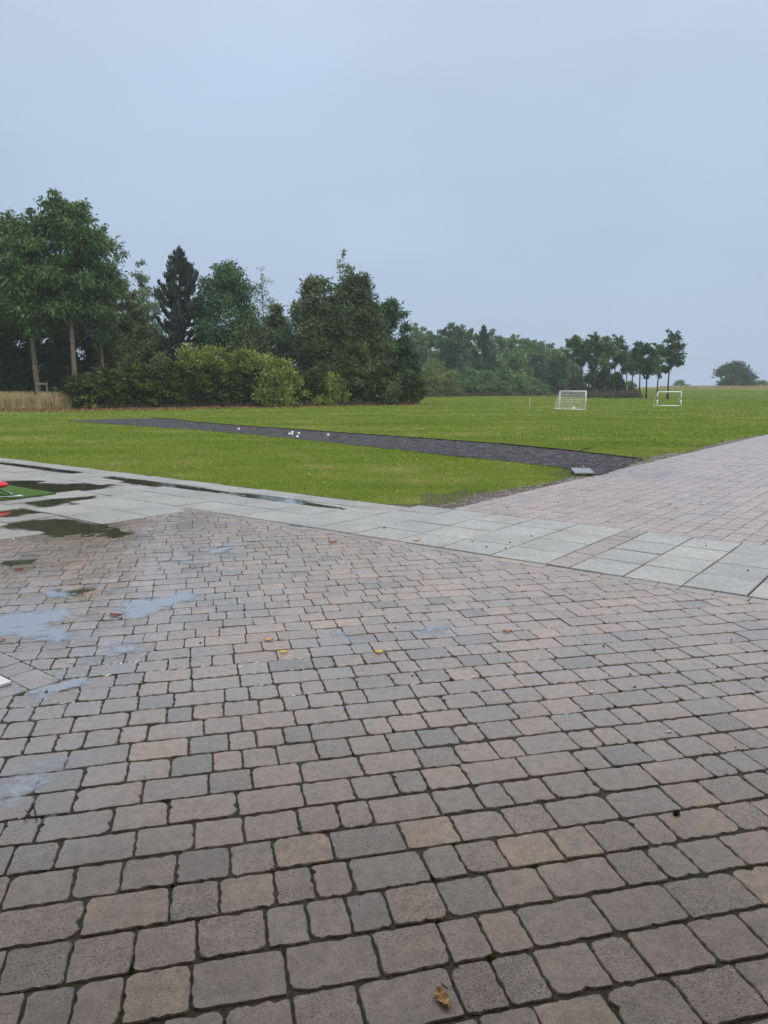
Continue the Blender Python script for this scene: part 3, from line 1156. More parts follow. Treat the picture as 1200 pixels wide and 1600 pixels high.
# ------------------------------------------------------------------ unseen roof and wall added behind the camera to dim the near paving
M['shade_soffit'] = plain('shade_roof_brown', (0.16, 0.115, 0.075), 0.7, 0.3, var=0.25, scale=3)
M['wall'] = plain('shade_wall_brown', (0.2, 0.12, 0.085), 0.85, 0.3, var=0.3, scale=4)
mb = MB(); mb.box((0, -2.1, 3.15), (26, 7.4, 0.22))
shade_roof = mb.build('added_shade_roof', M['shade_soffit'])
tag(shade_roof, 'unseen roof added above the camera to shade the near paving', kind='structure')
mb = MB(); mb.box((0, -5.6, 1.45), (26, 0.3, 3.1)); mb.build('added_shade_wall', M['wall'], shade_roof)

# ------------------------------------------------------------------ grass
def grass_blades():
    V_ = []
    fr = ((9.0, 14.0, 1500, 0.010, 0.036), (14.0, 22.0, 700, 0.017, 0.042), (22.0, 40.0, 190, 0.034, 0.05), (40.0, 75.0, 45, 0.07, 0.06), (75.0, 150.0, 10, 0.17, 0.08), (150.0, 215.0, 5, 0.3, 0.1))
    for r0, r1, dens, w, h in fr:
        a0, a1 = R(-31), R(31)
        n = int(dens * 0.5 * (a1 - a0) * (r1 ** 2 - r0 ** 2))
        rad = np.sqrt(rng.uniform(r0 * r0, r1 * r1, n)); an = rng.uniform(a0, a1, n)
        x = rad * np.sin(an); y = rad * np.cos(an)
        u, v = xy2uv(x, y)
        ok = (u > edge_u(v) + 0.0) & (v > edge_v(u))
        ok &= ~inside(SP_XY, x, y)
        # thin out at the worn patches
        x, y = x[ok], y[ok]; n = len(x)
        h_ = h * rng.uniform(0.55, 1.25, n)
        u, v = xy2uv(x, y)
        h_ *= 1 + 0.5 * np.exp(-np.minimum(u - edge_u(v), v - edge_v(u)) / 0.08)
        a = rng.uniform(0, math.pi, n)
        dx, dy = np.cos(a) * w * 0.5, np.sin(a) * w * 0.5
        lx, ly = rng.normal(0, 0.5, n) * h_, rng.normal(0, 0.5, n) * h_
        z = hgt(x, y) - 0.006 + 0.006 * np.sin(x * 1.3) * np.sin(y * 1.1)
        V_.append(np.stack([np.stack([x - dx, y - dy, z], 1), np.stack([x + dx, y + dy, z], 1), np.stack([x + lx, y + ly, z + h_], 1)], 1).reshape(-1, 3))
    v = np.concatenate(V_)
    return v, np.arange(len(v)).reshape(-1, 3)


gv, gf = grass_blades()
grass = add_mesh('grass', gv, gf, M['blade'])
tag(grass, 'short mown green grass of the lawn', 'grass', kind='stuff')


def tall_grass(name, label, poly, n, h, w, mat, lean=0.25, cat='grass'):
    q = rand_in(poly, n)
    hh = h * rng.uniform(0.5, 1.15, n)
    a = rng.uniform(0, math.pi, n)
    dx, dy = np.cos(a) * w / 2, np.sin(a) * w / 2
    z = hgt(q[:, 0], q[:, 1]) - 0.02
    l1 = rng.normal(0, lean, (n, 2)) * hh[:, None]
    base = np.column_stack([q, z])
    A = base + np.column_stack([-dx, -dy, np.zeros(n)]); B = base + np.column_stack([dx, dy, np.zeros(n)])
    mid = base + np.column_stack([l1 * 0.35, hh * 0.6])
    C_ = mid + np.column_stack([dx, dy, np.zeros(n)]) * 0.8; D = mid - np.column_stack([dx, dy, np.zeros(n)]) * 0.8
    T = base + np.column_stack([l1, hh])
    v = np.stack([A, B, C_, D, T], 1).reshape(-1, 3)
    i = np.arange(n) * 5
    o = add_mesh(name, v, [np.stack([i, i + 1, i + 2, i + 3], 1), np.stack([i + 3, i + 2, i + 4], 1)], mat)
    return tag(o, label, cat, kind='stuff')


# ------------------------------------------------------------------ trees and shrubs
def leaf_cards(c, d, L, W, r_):
    """rhombic leaves: c centres, d direction (unit), L, W lengths"""
    n = len(c)
    up = r_.normal(size=(n, 3))
    s = np.cross(d, up); s /= np.linalg.norm(s, axis=1)[:, None] + 1e-9
    nn = np.cross(s, d)
    L = L[:, None]; W = W[:, None]
    a = c - d * L * 0.5
    t = c + d * L * 0.5
    l = c + s * W * 0.5 + nn * W * 0.15
    r = c - s * W * 0.5 + nn * W * 0.15
    return np.stack([a, l, t, r], 1).reshape(-1, 3)


def crown_mesh(name, clusters, per, L, W, mat, parent, droop, r_, sq=(1, 1, 0.75)):
    """clusters: (n,4) x y z radius"""
    k = len(clusters)
    cnt = np.maximum(4, (per * (clusters[:, 3] / clusters[:, 3].mean()) ** 2).astype(int))
    idx = np.repeat(np.arange(k), cnt)
    n = len(idx)
    off = np.clip(r_.normal(size=(n, 3)) * 0.52, -1.25, 1.25)
    c = clusters[idx, :3] + off * clusters[idx, 3:4] * np.array(sq)
    d = off * 0.8 + r_.normal(size=(n, 3)) * 0.5 + np.array((0, 0, -droop))
    d /= np.linalg.norm(d, axis=1)[:, None] + 1e-9
    v = leaf_cards(c, d, L * r_.uniform(0.6, 1.4, n), W * r_.uniform(0.6, 1.4, n), r_)
    return add_mesh(name, v, np.arange(len(v)).reshape(-1, 4), mat, parent)


def prof_round(t): return np.sqrt(np.clip(1 - (2 * t - 1) ** 2, 0, 1)) ** 0.8
def prof_tall(t): return np.clip(np.sin(np.clip(t, 0, 1) ** 0.75 * math.pi), 0, 1) ** 0.7
def prof_dome(t): return np.clip(1 - t ** 2.4, 0, 1) ** 0.6 * np.clip(0.55 + t * 2, 0, 1)
def prof_spire(t): return np.clip(1 - t, 0, 1) ** 0.8 * np.clip(0.4 + t * 4, 0, 1)


def tree(name, label, cat, x, y, h, rad, base_frac, mat, bark='bark', prof=prof_round, clusters=70, per=120, leaf=(0.32, 0.12), droop=0.4,
         trunk_r=0.16, group=None, seed=0, crad=0.3, sparse=1.7, lean=0.0, forks=7, shell=0.45, ry=None):
    r_ = np.random.default_rng(seed + int(abs(x) * 100 + y * 10))
    z0 = float(hgt(x, y))
    root = empty(name, (x, y, z0 - 0.05), label, cat, group)
    hb = h * base_frac
    ch = h - hb
    ry = ry or rad
    t = r_.beta(1.3, 1.2, clusters)
    a = r_.uniform(0, 2 * math.pi, clusters)
    lump = 0.8 + 0.2 * np.sin(a * 2 + seed) + 0.14 * np.sin(a * 3 + t * 7 + seed * 2)
    rr_ = rad * prof(t) * lump * r_.random(clusters) ** shell
    cr_ = rad * crad * r_.uniform(0.6, 1.4, clusters) * (0.55 + 0.45 * prof(t))
    cl = np.column_stack([np.cos(a) * rr_ + lean * h * t, np.sin(a) * rr_ * ry / rad, hb + t * ch * 0.97, cr_])
    cl[:, 2] = np.minimum(cl[:, 2], h - cr_ * 0.5)
    # a few leading shoots that break the outline
    ns = max(3, clusters // 8)
    sa = r_.uniform(0, 2 * math.pi, ns); stt = r_.uniform(0.55, 1.0, ns)
    srr = rad * prof(stt) * r_.uniform(0.85, 1.12, ns)
    shoots = np.column_stack([np.cos(sa) * srr + lean * h * stt, np.sin(sa) * srr, hb + stt * ch + r_.uniform(0, 0.05, ns) * h, rad * crad * 0.5 * np.ones(ns)])
    cl = np.concatenate([cl, shoots])
    crown_mesh('crown', cl, per * sparse, leaf[0], leaf[1], M[mat], root, droop, r_)
    # trunk with limbs that reach into the crown
    mb = MB()
    m = 7
    tz = np.linspace(0, hb + ch * 0.72, m)
    tx = np.cumsum(r_.normal(0, 0.012 * h / m * 1.6, m)) + lean * h * tz / h; tx[0] = 0
    ty = np.cumsum(r_.normal(0, 0.012 * h / m * 1.6, m)); ty[0] = 0
    tr = trunk_r * np.linspace(1, 0.28, m); tr[0] *= 1.25
    tp = np.column_stack([tx, ty, tz])
    mb.tube(tp, tr, 8)
    order = r_.permutation(clusters)[:forks * 2]
    for i in order:
        tgt = cl[i, :3]
        zs = np.clip(tgt[2] - np.linalg.norm(tgt[:2]) * r_.uniform(0.7, 1.3), hb * 0.8, tz[-1] * 0.97)
        f = zs / tz[-1] * (m - 1)
        k = min(int(f), m - 2)
        st_ = tp[k] + (tp[k + 1] - tp[k]) * (f - k)
        mid = (st_ + tgt) / 2 + np.array((0, 0, -0.06 * np.linalg.norm(tgt - st_))) + r_.normal(0, 0.04 * rad, 3)
        r0 = max(0.02, trunk_r * 0.38 * (1 - 0.5 * f / m))
        mb.tube([st_, mid, tgt], [r0, r0 * 0.6, r0 * 0.22], 5, False)
    mb.build('trunk', M[bark], root, True)
    return root


def shrub(name, label, x, y, h, rad, mat, per=110, clusters=36, leaf=(0.26, 0.12), droop=0.1, seed=0, group=None, cat='shrub', crad=0.3, prof=prof_dome, ry=None, base=0.03):
    r_ = np.random.default_rng(seed + int(abs(x) * 100 + y * 10))
    z0 = float(hgt(x, y))
    root = empty(name, (x, y, z0 - 0.03), label, cat, group)
    t = r_.random(clusters)
    a = r_.uniform(0, 2 * math.pi, clusters)
    lump = 0.85 + 0.2 * np.sin(a * 2 + seed) + 0.12 * np.sin(a * 5 + t * 6)
    rr_ = rad * prof(t) * lump * r_.random(clusters) ** 0.4
    cr_ = rad * crad * r_.uniform(0.6, 1.3, clusters)
    cl = np.column_stack([np.cos(a) * rr_, np.sin(a) * rr_ * ((ry or rad) / rad), h * base + t * h * 0.93 + r_.normal(0, 0.03 * h, clusters), cr_])
    cl[:, 2] = np.clip(cl[:, 2], cr_ * 0.3, None)
    crown_mesh('foliage', cl, per * 1.4, leaf[0], leaf[1], M[mat], root, droop, r_)
    mb = MB()
    for i in range(7):
        b = cl[r_.integers(clusters), :3]
        s_ = np.array((r_.normal(0, 0.12 * rad), r_.normal(0, 0.12 * rad), 0))
        mb.tube([s_, (s_ + b) / 2 + np.array((0, 0, 0.1 * h)), b], [0.035, 0.025, 0.01], 5, False)
    mb.build('stem', M['bark_dark'], root, True)
    return root


def pine(name, label, x, y, h, rad, seed=0, mat='leaf_pine', group=None, nb=190, base_frac=0.08, per=30, leaf=0.34):
    r_ = np.random.default_rng(seed)
    z0 = float(hgt(x, y))
    root = empty(name, (x, y, z0 - 0.05), label, 'tree', group)
    mb = MB()
    mb.tube([(0, 0, 0), (0.05, 0, h * 0.4), (0, 0.03, h * 0.75), (0, 0, h * 0.96)], [0.24 * h / 12, 0.17 * h / 12, 0.09 * h / 12, 0.03], 8)
    C_ = []; D_ = []
    for i in range(nb):
        t = (i + r_.random()) / nb
        z = h * (base_frac + (0.97 - base_frac) * t ** 0.9)
        ln = rad * 1.05 * (np.clip(1 - t, 0, 1) ** 0.85 * min(1.0, 0.9 + t * 1.0)) * r_.uniform(0.7, 1.2) + 0.12
        a = r_.uniform(0, 2 * math.pi)
        o_ = np.array((math.cos(a), math.sin(a), 0))
        s = np.linspace(0, 1, 9)
        rise = (0.1 + 0.45 * t) * ln
        pts = o_ * (ln * s)[:, None] * (1 - 0.12 * s[:, None] ** 2) + np.column_stack([np.zeros(9), np.zeros(9), z + rise * s ** 2.2 + 0.35 * s ** 5 * min(1.6, ln)])
        mb.tube(pts[::2], np.linspace(0.035, 0.012, 5), 4, False)
        for k in range(3 if ln > 0.8 else 1, 9):
            dd = pts[k] - pts[k - 1]; dd /= np.linalg.norm(dd)
            m = int((per if k > 4 else per // 2) * (1.7 - t))
            p = pts[k - 1] + (pts[k] - pts[k - 1]) * r_.random((m, 1)) + r_.normal(0, 0.085, (m, 3))
            d = dd * 0.9 + r_.normal(0, 0.55, (m, 3)) + np.array((0, 0, 0.35))
            C_.append(p); D_.append(d / np.linalg.norm(d, axis=1)[:, None])
    m = 60
    C_.append(np.column_stack([r_.normal(0, 0.1, (m, 2)), h * r_.uniform(0.92, 1.0, m)])); d = r_.normal(0, 0.4, (m, 3)) + np.array((0, 0, 1.0))
    D_.append(d / np.linalg.norm(d, axis=1)[:, None])
    c = np.concatenate(C_); d = np.concatenate(D_)
    n = len(c)
    v = leaf_cards(c, d, leaf * r_.uniform(0.7, 1.3, n), leaf * 0.28 * r_.uniform(0.7, 1.3, n), r_)
    add_mesh('crown', v, np.arange(len(v)).reshape(-1, 4), M[mat], root)
    mb.build('trunk', M['bark_dark'], root, True)
    return root


def T(px, Y, top, half, **kw):
    """tree whose crown top and half-width are read off the photograph"""
    z = top_z(top, Y)
    x = at_x(px, Y, z * 0.5)
    zc = Y * CP
    return dict(x=x, y=Y, h=z - float(hgt(x, Y)), rad=half / 1155 * zc * 1.1, **kw)


NEAR = 'tall trees in the copse on the left'
tree('ash_tree', 'tall broad tree cut by the left edge of the photo', 'tree', **T(-22, 60, 338, 62), base_frac=0.36, mat='leaf_ash', clusters=90, per=150, droop=0.7, trunk_r=0.22, seed=1, leaf=(0.36, 0.12))
tree('ash_tree', 'tall tree with lichened trunk, leftmost bare trunk above the dry grass', 'tree', **T(52, 58, 336, 56), base_frac=0.4, sparse=1.25, mat='leaf_ash', clusters=95, per=150, droop=0.7, trunk_r=0.24, seed=2, leaf=(0.36, 0.12), forks=9)
tree('ash_tree', 'tallest tree of the copse with a high drooping crown and pale trunk', 'tree', **T(110, 57, 300, 44), base_frac=0.42, sparse=1.25, mat='leaf_ash', clusters=80, per=150, droop=0.7, trunk_r=0.24, seed=13, leaf=(0.36, 0.12), forks=10)
tree('ash_tree', 'slim tree with thin trunk right beside the tallest tree', 'tree', **T(156, 60, 356, 40), base_frac=0.36, sparse=1.2, mat='leaf_ash', clusters=70, per=120, droop=0.7, trunk_r=0.16, seed=4, leaf=(0.34, 0.11), forks=9)
UND = 'dark evergreen undergrowth beneath the tall trees'
for i, (px, Y, top, half) in enumerate([(-25, 66, 470, 42), (30, 67, 462, 40), (88, 66, 476, 40), (140, 68, 470, 40), (12, 62, 540, 34), (95, 63, 550, 30)]):
    k = T(px, Y, top, half)
    shrub('evergreen_shrub', ['dark evergreen shrub at the left edge under the cut-off tree', 'dark evergreen shrub behind the leftmost bare trunk', 'dark evergreen shrub filling the gap between the two pale trunks', 'dark evergreen shrub behind the slim thin trunk', 'low dark evergreen shrub behind the tall dry grass', 'low dark evergreen shrub in front of the gap between the pale trunks'][i], k['x'], Y, k['h'], k['rad'], 'leaf_dark', per=240, clusters=54, leaf=(0.3, 0.13), seed=20 + i, group=UND)
tree('willow_tree', 'dull olive tree behind the slim tree, left of the pale poplar', 'tree', **T(196, 67, 432, 38), base_frac=0.12, mat='leaf_olive', clusters=60, per=120, droop=0.5, trunk_r=0.14, seed=5)
tree('poplar_tree', 'pale grey-green poplar with feathery top left of the dark pine', 'tree', **T(228, 72, 412, 30), base_frac=0.15, mat='leaf_pale', prof=prof_tall, clusters=60, per=80, droop=-0.2, trunk_r=0.13, seed=6, leaf=(0.26, 0.11), bark='bark_birch')
k = T(284, 66, 384, 66)
pine('pine_tree', 'dark pointed pine standing above the hedge', k['x'], 66, k['h'], k['rad'], seed=9)
tree('birch_tree', 'fresh green rounded birch right of the dark pine', 'tree', **T(360, 67, 407, 54), base_frac=0.1, mat='leaf_birch', prof=prof_dome, clusters=90, per=120, droop=0.8, trunk_r=0.16, seed=7, bark='bark_birch')
tree('birch_tree', 'thin sparse birch with see-through twigs between two green crowns', 'tree', **T(412, 74, 420, 26), base_frac=0.3, mat='leaf_pale', prof=prof_tall, clusters=46, per=22, droop=0.2, trunk_r=0.1, seed=8, leaf=(0.2, 0.1), bark='bark_dark', crad=0.26, forks=16)
tree('maple_tree', 'low olive tree in the dip of the tree line', 'tree', **T(432, 69, 474, 30), base_frac=0.08, mat='leaf_olive', prof=prof_dome, clusters=55, per=90, droop=0.3, trunk_r=0.13, seed=9)
tree('maple_tree', 'broad dark tree left of the sparse tall poplar', 'tree', **T(492, 66, 428, 46), base_frac=0.12, mat='leaf_olive', prof=prof_dome, clusters=85, per=120, droop=0.3, trunk_r=0.17, seed=10, forks=10)
tree('poplar_tree', 'sparse tall poplar whose thin leafy top rises highest beyond the hedge', 'tree', **T(537, 74, 388, 24), base_frac=0.3, mat='leaf_pale', prof=prof_tall, clusters=46, per=24, droop=-0.2, trunk_r=0.1, seed=11, leaf=(0.22, 0.12), bark='bark_dark', crad=0.22, forks=18)
tree('oak_tree', 'dense dark rounded tree in the middle above the hedge', 'tree', **T(556, 65, 424, 50), base_frac=0.1, mat='leaf_oak', prof=prof_dome, clusters=90, per=140, droop=0.2, trunk_r=0.2, seed=12)
tree('maple_tree', 'green tree sloping down at the right end of the copse', 'tree', **T(606, 67, 470, 42), base_frac=0.06, mat='leaf_birch', prof=prof_dome, clusters=75, per=130, droop=0.3, trunk_r=0.15, seed=14)
MIDG = 'bushes filling the copse behind the hedge'
for i, (px, Y, top, half, mt) in enumerate([(178, 63, 520, 30, 'leaf_olive'), (225, 64, 510, 34, 'leaf_olive'), (262, 65, 528, 30, 'leaf_dark'), (318, 63.5, 510, 30, 'leaf_birch'), (398, 64, 505, 36, 'leaf_olive'),
                                             (450, 64, 512, 34, 'leaf_dark'), (505, 63.5, 515, 36, 'leaf_olive'), (548, 63, 520, 34, 'leaf_olive'), (592, 64, 520, 34, 'leaf_olive'), (632, 66, 526, 26, 'leaf_dark')]):
    k = T(px, Y, top, half)
    lab = ['olive bush behind the hedge right of the slim trunk', 'olive bush behind the hedge at the foot of the pale poplar', 'dark bush behind the hedge left under the dark pine', 'blue-green bush at the right foot of the dark pine', 'olive bush behind the hedge right of the rounded green birch', 'dark bush behind the hedge under the low olive tree', 'olive bush behind the hedge under the broad dark tree', 'olive bush behind the hedge under the dense rounded tree', 'olive bush low on the right slope of the copse', 'dark bush at the far right end of the copse'][i] or {'leaf_olive': 'olive green bush filling the copse behind the hedge', 'leaf_dark': 'dark green bush filling the copse behind the hedge', 'leaf_birch': 'blue-green bush at the foot of the dark pine'}[mt]
    shrub('bush', lab, k['x'], Y, k['h'], k['rad'], mt, per=120, clusters=46, leaf=(0.28, 0.12), seed=40 + i, group=MIDG)
YEL = 'yellow-green shrubs rising over the hedge'
ylist = [(208, 57.5, 556, 30), (250, 58, 552, 32), (296, 59, 545, 34), (338, 60, 543, 34), (380, 60.5, 548, 34), (416, 60.5, 556, 30)]
for i, (px, Y, top, half) in enumerate(ylist):
    k = T(px, Y, top, half)
    shrub('yellow_shrub', ['dull olive shrub rising over the left part of the hedge', 'olive shrub over the hedge below the pale poplar', 'bright yellow-green shrub over the hedge below the dark pine', 'bright yellow-green shrub over the hedge right of the dark pine', 'bright yellow-green shrub over the hedge below the rounded green birch', 'yellow-green shrub behind the light shrub that spills onto the grass'][i], k['x'], Y, k['h'], k['rad'], 'leaf_yellow' if i > 1 else 'leaf_olive', per=130, clusters=44, leaf=(0.24, 0.11), droop=-0.2, seed=60 + i, group=YEL)
k = T(438, 57.6, 563, 36)
shrub('willow_shrub', 'light green shrub spilling forward through the hedge onto the grass', k['x'], 57.6, k['h'], k['rad'], 'leaf_yellow', per=140, clusters=50, leaf=(0.24, 0.1), droop=0.0, seed=70)
k = T(512, 60.8, 578, 28)
shrub('willow_shrub', 'smaller light green shrub in the right part of the hedge', k['x'], 60.8, k['h'], k['rad'], 'leaf_yellow', per=120, clusters=40, leaf=(0.24, 0.1), seed=71)

# the conifer hedge: each plant on its own
HP = [(112, 640), (150, 640), (300, 637.2), (450, 635.2), (660, 632.3)]
hx = np.array([p[0] for p in HP]); hy = np.array([p[1] for p in HP])
hedge_px = np.linspace(122, 650, 27)


def hedge_plant(px, i):
    by = np.interp(px, hx, hy)
    x, y = G(px, by)
    y += 0.5
    x = at_x(px, y)
    r_ = np.random.default_rng(300 + i)
    h = np.interp(px, (120, 200, 330, 480, 600, 655), (2.2, 3.1, 3.2, 2.7, 3.1, 2.8)) * r_.uniform(0.9, 1.1)
    root = empty('conifer_shrub', (x, y, -0.03), 'dark clipped conifer standing in the long hedge', 'shrub', 'conifers planted as a hedge along the lawn')
    nc = 58
    t = r_.random(nc) ** 0.85
    a = r_.uniform(0, 2 * math.pi, nc)
    rr_ = 0.78 * (np.clip(1 - t, 0, 1) ** 0.35) * (0.55 + 0.6 * np.clip(t * 2.2, 0, 1)) * r_.random(nc) ** 0.4
    zz = h * (0.16 + 0.82 * t)
    cl = np.column_stack([np.cos(a) * rr_, np.sin(a) * rr_, zz, 0.3 * r_.uniform(0.6, 1.3, nc)])
    crown_mesh('foliage', cl, 62 if px > 150 else 30, 0.26, 0.085, M['leaf_hedge'], root, 0.1, r_, (1, 1, 0.5))
    mb = MB()
    for s in range(2):
        b = r_.normal(0, 0.12, 2)
        mb.tube([(b[0], b[1], 0), (b[0] * .6, b[1] * .6, h * 0.5), (0, 0, h * 0.85)], [0.06, 0.045, 0.015], 6, False)
    for s in range(12):
        aa = r_.uniform(0, 6.28); l_ = r_.uniform(0.3, 0.65); z_ = r_.uniform(0.2, h * 0.5)
        mb.tube([(0, 0, z_), (math.cos(aa) * l_, math.sin(aa) * l_, z_ + r_.uniform(-.1, .25))], [0.015, 0.006], 4, False)
    mb.build('stem', M['bark_dark'], root)


for i, px in enumerate(hedge_px): hedge_plant(px, i)

# straggly young conifers before the hedge proper and a post among dry grass
DG = [G(-90, 640), G(20, 640.5), G(70, 640), G(112, 640)]
dgp = [(p[0], p[1]) for p in DG] + [(p[0], p[1] + 7) for p in DG[::-1]]
tall_grass('dry_grass', 'tall straw-coloured dry grass at the left of the hedge', dgp, 15000, 1.15, 0.035, M['dry'])
for i, (px, hh) in enumerate([(54, 1.2), (88, 1.45), (104, 1.1)]):
    x, y = G(px, 639); y += 0.6; x = at_x(px, y)
    r_ = np.random.default_rng(500 + i)
    root = empty('young_conifer', (x, y, -0.03), ['thin straggly young conifer nearest the wooden post', 'tallest thin straggly young conifer in the dry grass', 'short thin straggly conifer beside the pale trunk'][i], 'shrub', 'straggly conifers in the dry grass')
    nc = 16
    cl = np.column_stack([r_.normal(0, 0.16, (nc, 2)), r_.uniform(0.1, hh, nc), np.full(nc, 0.16)])
    crown_mesh('foliage', cl, 34, 0.2, 0.07, M['leaf_hedge'], root, 0.2, r_)
    mb = MB(); mb.tube([(0, 0, 0), (0, 0, hh)], [0.035, 0.012], 6); mb.build('stem', M['bark_dark'], root)
x, y = G(42, 638); y += .4; x = at_x(42, y)
root = empty('wooden_post', (x, y, -0.05), 'dark wooden post standing at the edge of the dry grass', 'post')
mb = MB(); mb.box((0, 0, 0.62), (0.16, 0.16, 1.24)); mb.build('shaft', M['timber'], root)
mb = MB(); mb.box((0, 0, 1.265), (0.19, 0.19, 0.05)); mb.build('cap', M['timber'], root)
y = 55.5; x = at_x(68, y)
root = empty('wooden_rail', (x, y, -0.05), 'short wooden rail on two posts beside the leftmost trunk', 'rail')
for s in (-1, 1):
    mb = MB(); mb.box((s * 0.36, 0, 0.95), (0.11, 0.11, 1.9)); mb.build('post', M['oak'], root)
mb = MB(); mb.box((0, -0.08, 1.8), (0.95, 0.05, 0.14)); mb.build('rail', M['oak'], root)

# leaf litter under the hedge
lit = [G(-80, 643.5), G(60, 644), G(160, 643), G(330, 640), G(470, 637.4), G(655, 634.2), G(655, 632), G(470, 634.5), G(330, 636.5), G(160, 638.5), G(60, 639), G(-80, 639)]
q = rand_in(lit, 9000)
wgt = np.interp(q[:, 0], (-30, -18, -12, 5), (1, 1, 0.45, 0.25))
q = q[rng.random(len(q)) < wgt]
n = len(q)
d = rng.normal(size=(n, 3)) * np.array((1, 1, 0.35)); d /= np.linalg.norm(d, axis=1)[:, None]
lv = leaf_cards(np.column_stack([q, rng.uniform(0.01, 0.09, n)]), d, 0.13 * rng.uniform(.6, 1.4, n), 0.09 * rng.uniform(.6, 1.4, n), rng)
tag(add_mesh('leaf_litter', lv, np.arange(len(lv)).reshape(-1, 4), M['litter']), 'red-brown fallen leaves along the foot of the hedge', 'leaves', kind='stuff')
hb_ = [(p[0], p[1] + 0.1) for p in (G(150, 640), G(300, 637.2), G(450, 635.4), G(655, 632.6))]
tall_grass('dry_stems', 'brown dead stems at the foot of the conifer hedge', hb_ + [(p[0], p[1] + 0.9) for p in hb_[::-1]], 3600, 0.45, 0.03, M['dead'], 0.35)

# ---- the far side of the field
FAR = 'hazy trees on the far side of the field'
far = [('birch_tree', 648, 145, 508, 22, 'leaf_far', prof_tall, 'hazy tree just emerging behind the right end of the copse'),
       ('birch_tree', 672, 155, 516, 20, 'leaf_far', prof_tall, 'hazy slim tree left of the drooping far birch'),
       ('birch_tree', 704, 133, 502, 34, 'leaf_far_dark', prof_dome, 'large drooping far birch, tallest on the far side of the field'),
       ('birch_tree', 734, 155, 514, 18, 'leaf_far', prof_tall, 'pale slim tree between the far birch and the far pine'),
       ('poplar_tree', 780, 160, 524, 22, 'leaf_far', prof_tall, 'hazy grey-green tree just right of the far pine'),
       ('poplar_tree', 800, 150, 523, 16, 'leaf_far', prof_tall, 'slim hazy tree with pointed leader beyond the far hedge'),
       ('poplar_tree', 822, 160, 527, 22, 'leaf_far', prof_dome, 'broad hazy tree in the middle of the far tree line'),
       ('poplar_tree', 846, 165, 532, 20, 'leaf_far', prof_tall, 'hazy tree near the low end of the far tree line'),
       ('poplar_tree', 872, 165, 543, 22, 'leaf_far_yellow', prof_dome, 'yellowish far tree beside the row of young trees')]
for i_, (px_, top_) in enumerate(((660, 510), (690, 512), (722, 510), (745, 514), (768, 517), (792, 522), (812, 525), (834, 529), (858, 536), (884, 546))):
    far.append(('poplar_tree', px_, 172 + 4 * (i_ % 3), top_ + 4 * (i_ % 2), 20, 'leaf_far', prof_dome, 'pale hazy tree in the back row of the far tree line'))
for i, (nm, px, Y, top, half, mt, pf, lab) in enumerate(far):
    k = T(px, Y, top, half)
    tree(nm, lab, 'tree', **k, base_frac=0.08, mat=mt, prof=pf, clusters=60, per=62, droop=0.4, leaf=(0.5, 0.24), trunk_r=0.2, seed=80 + i, group=FAR, crad=0.24)
k = T(755, 140, 508, 27)
pine('pine_tree', 'far dark pine beyond the low far hedge', k['x'], 140, k['h'], k['rad'], seed=21, mat='leaf_far_dark', nb=80, per=14, leaf=0.7)
for i, (px, Y, top, half, mt) in enumerate([(660, 140, 545, 22, 'leaf_far'), (690, 142, 560, 24, 'leaf_far_dark'), (730, 142, 556, 26, 'leaf_far_dark'), (775, 142, 556, 26, 'leaf_far'), (810, 146, 552, 26, 'leaf_far'),
                                             (842, 150, 556, 24, 'leaf_far_dark'), (872, 138, 556, 17, 'leaf_far_dark'), (892, 150, 565, 20, 'leaf_far')]):
    k = T(px, Y, top, half)
    shrub('bush', ['hazy green bush at the left end of the far tree line, above the yellowish hedge', 'hazy dark bush under the left side of the drooping far birch', 'hazy dark bush between the drooping far birch and the far pine', 'hazy green bush at the right foot of the far pine', 'hazy green bush behind the middle of the far hedge', 'hazy dark bush behind the right end of the far hedge', 'dark bush with a trunk-like foot left of the row of young trees', 'hazy green bush behind the twin trunks of the row'][i], k['x'], Y, k['h'], k['rad'], mt, per=80, clusters=40, leaf=(0.5, 0.26), seed=120 + i, group='bushes filling the far tree line')
for i, (px, Y, top, half) in enumerate([(676, 118, 568, 26), (706, 121, 582, 24), (733, 123, 578, 22), (760, 124, 583, 24), (786, 126, 582, 24), (812, 128, 588, 22), (834, 130, 592, 18)]):
    k = T(px, Y, top, half)
    shrub('hedge_shrub', ['yellowish rounded shrub at the left end of the far hedge', 'yellowish shrub, second from the left end of the far hedge', 'green shrub of the far hedge below the drooping far birch', 'green shrub of the far hedge below the far dark pine', 'green shrub in the middle right of the far hedge', 'green shrub near the right end of the far hedge', 'smallest shrub closing the right end of the far hedge'][i], k['x'], Y, k['h'], k['rad'], 'leaf_far_yellow' if i < 2 else 'leaf_far', per=95, clusters=40, leaf=(0.42, 0.22), seed=140 + i, group='shrubs of the low far hedge')
# row of young trees at the right
ROWT = [(897, 112, 524, 16, 'young tree at the left end of the row, twin trunks below a round crown', 0.62),
        (909, 112, 538, 12, 'second trunk of the twin young trees at the left of the row', 0.6),
        (927, 108, 521, 18, 'bushy young tree, second crown from the left of the row', 0.45),
        (946, 108, 523, 18, 'dense young tree in the thick left half of the row', 0.45),
        (961, 112, 527, 16, 'young tree at the right of the thick left half of the row', 0.5),
        (979, 125, 547, 12, 'smaller farther tree in the gap of the row', 0.5),
        (988, 118, 546, 12, 'small young tree above the round bush in the row', 0.45),
        (1001, 106, 530, 15, 'young tree left of the middle of the right group of the row', 0.4),
        (1012, 101, 536, 15, 'young tree with slim straight trunk left of the right goal', 0.38),
        (1029, 106, 537, 14, 'young tree leaning slightly behind the left post of the right goal', 0.4),
        (1046, 95, 520, 20, 'rightmost and tallest young tree of the row, above the right goal', 0.42)]
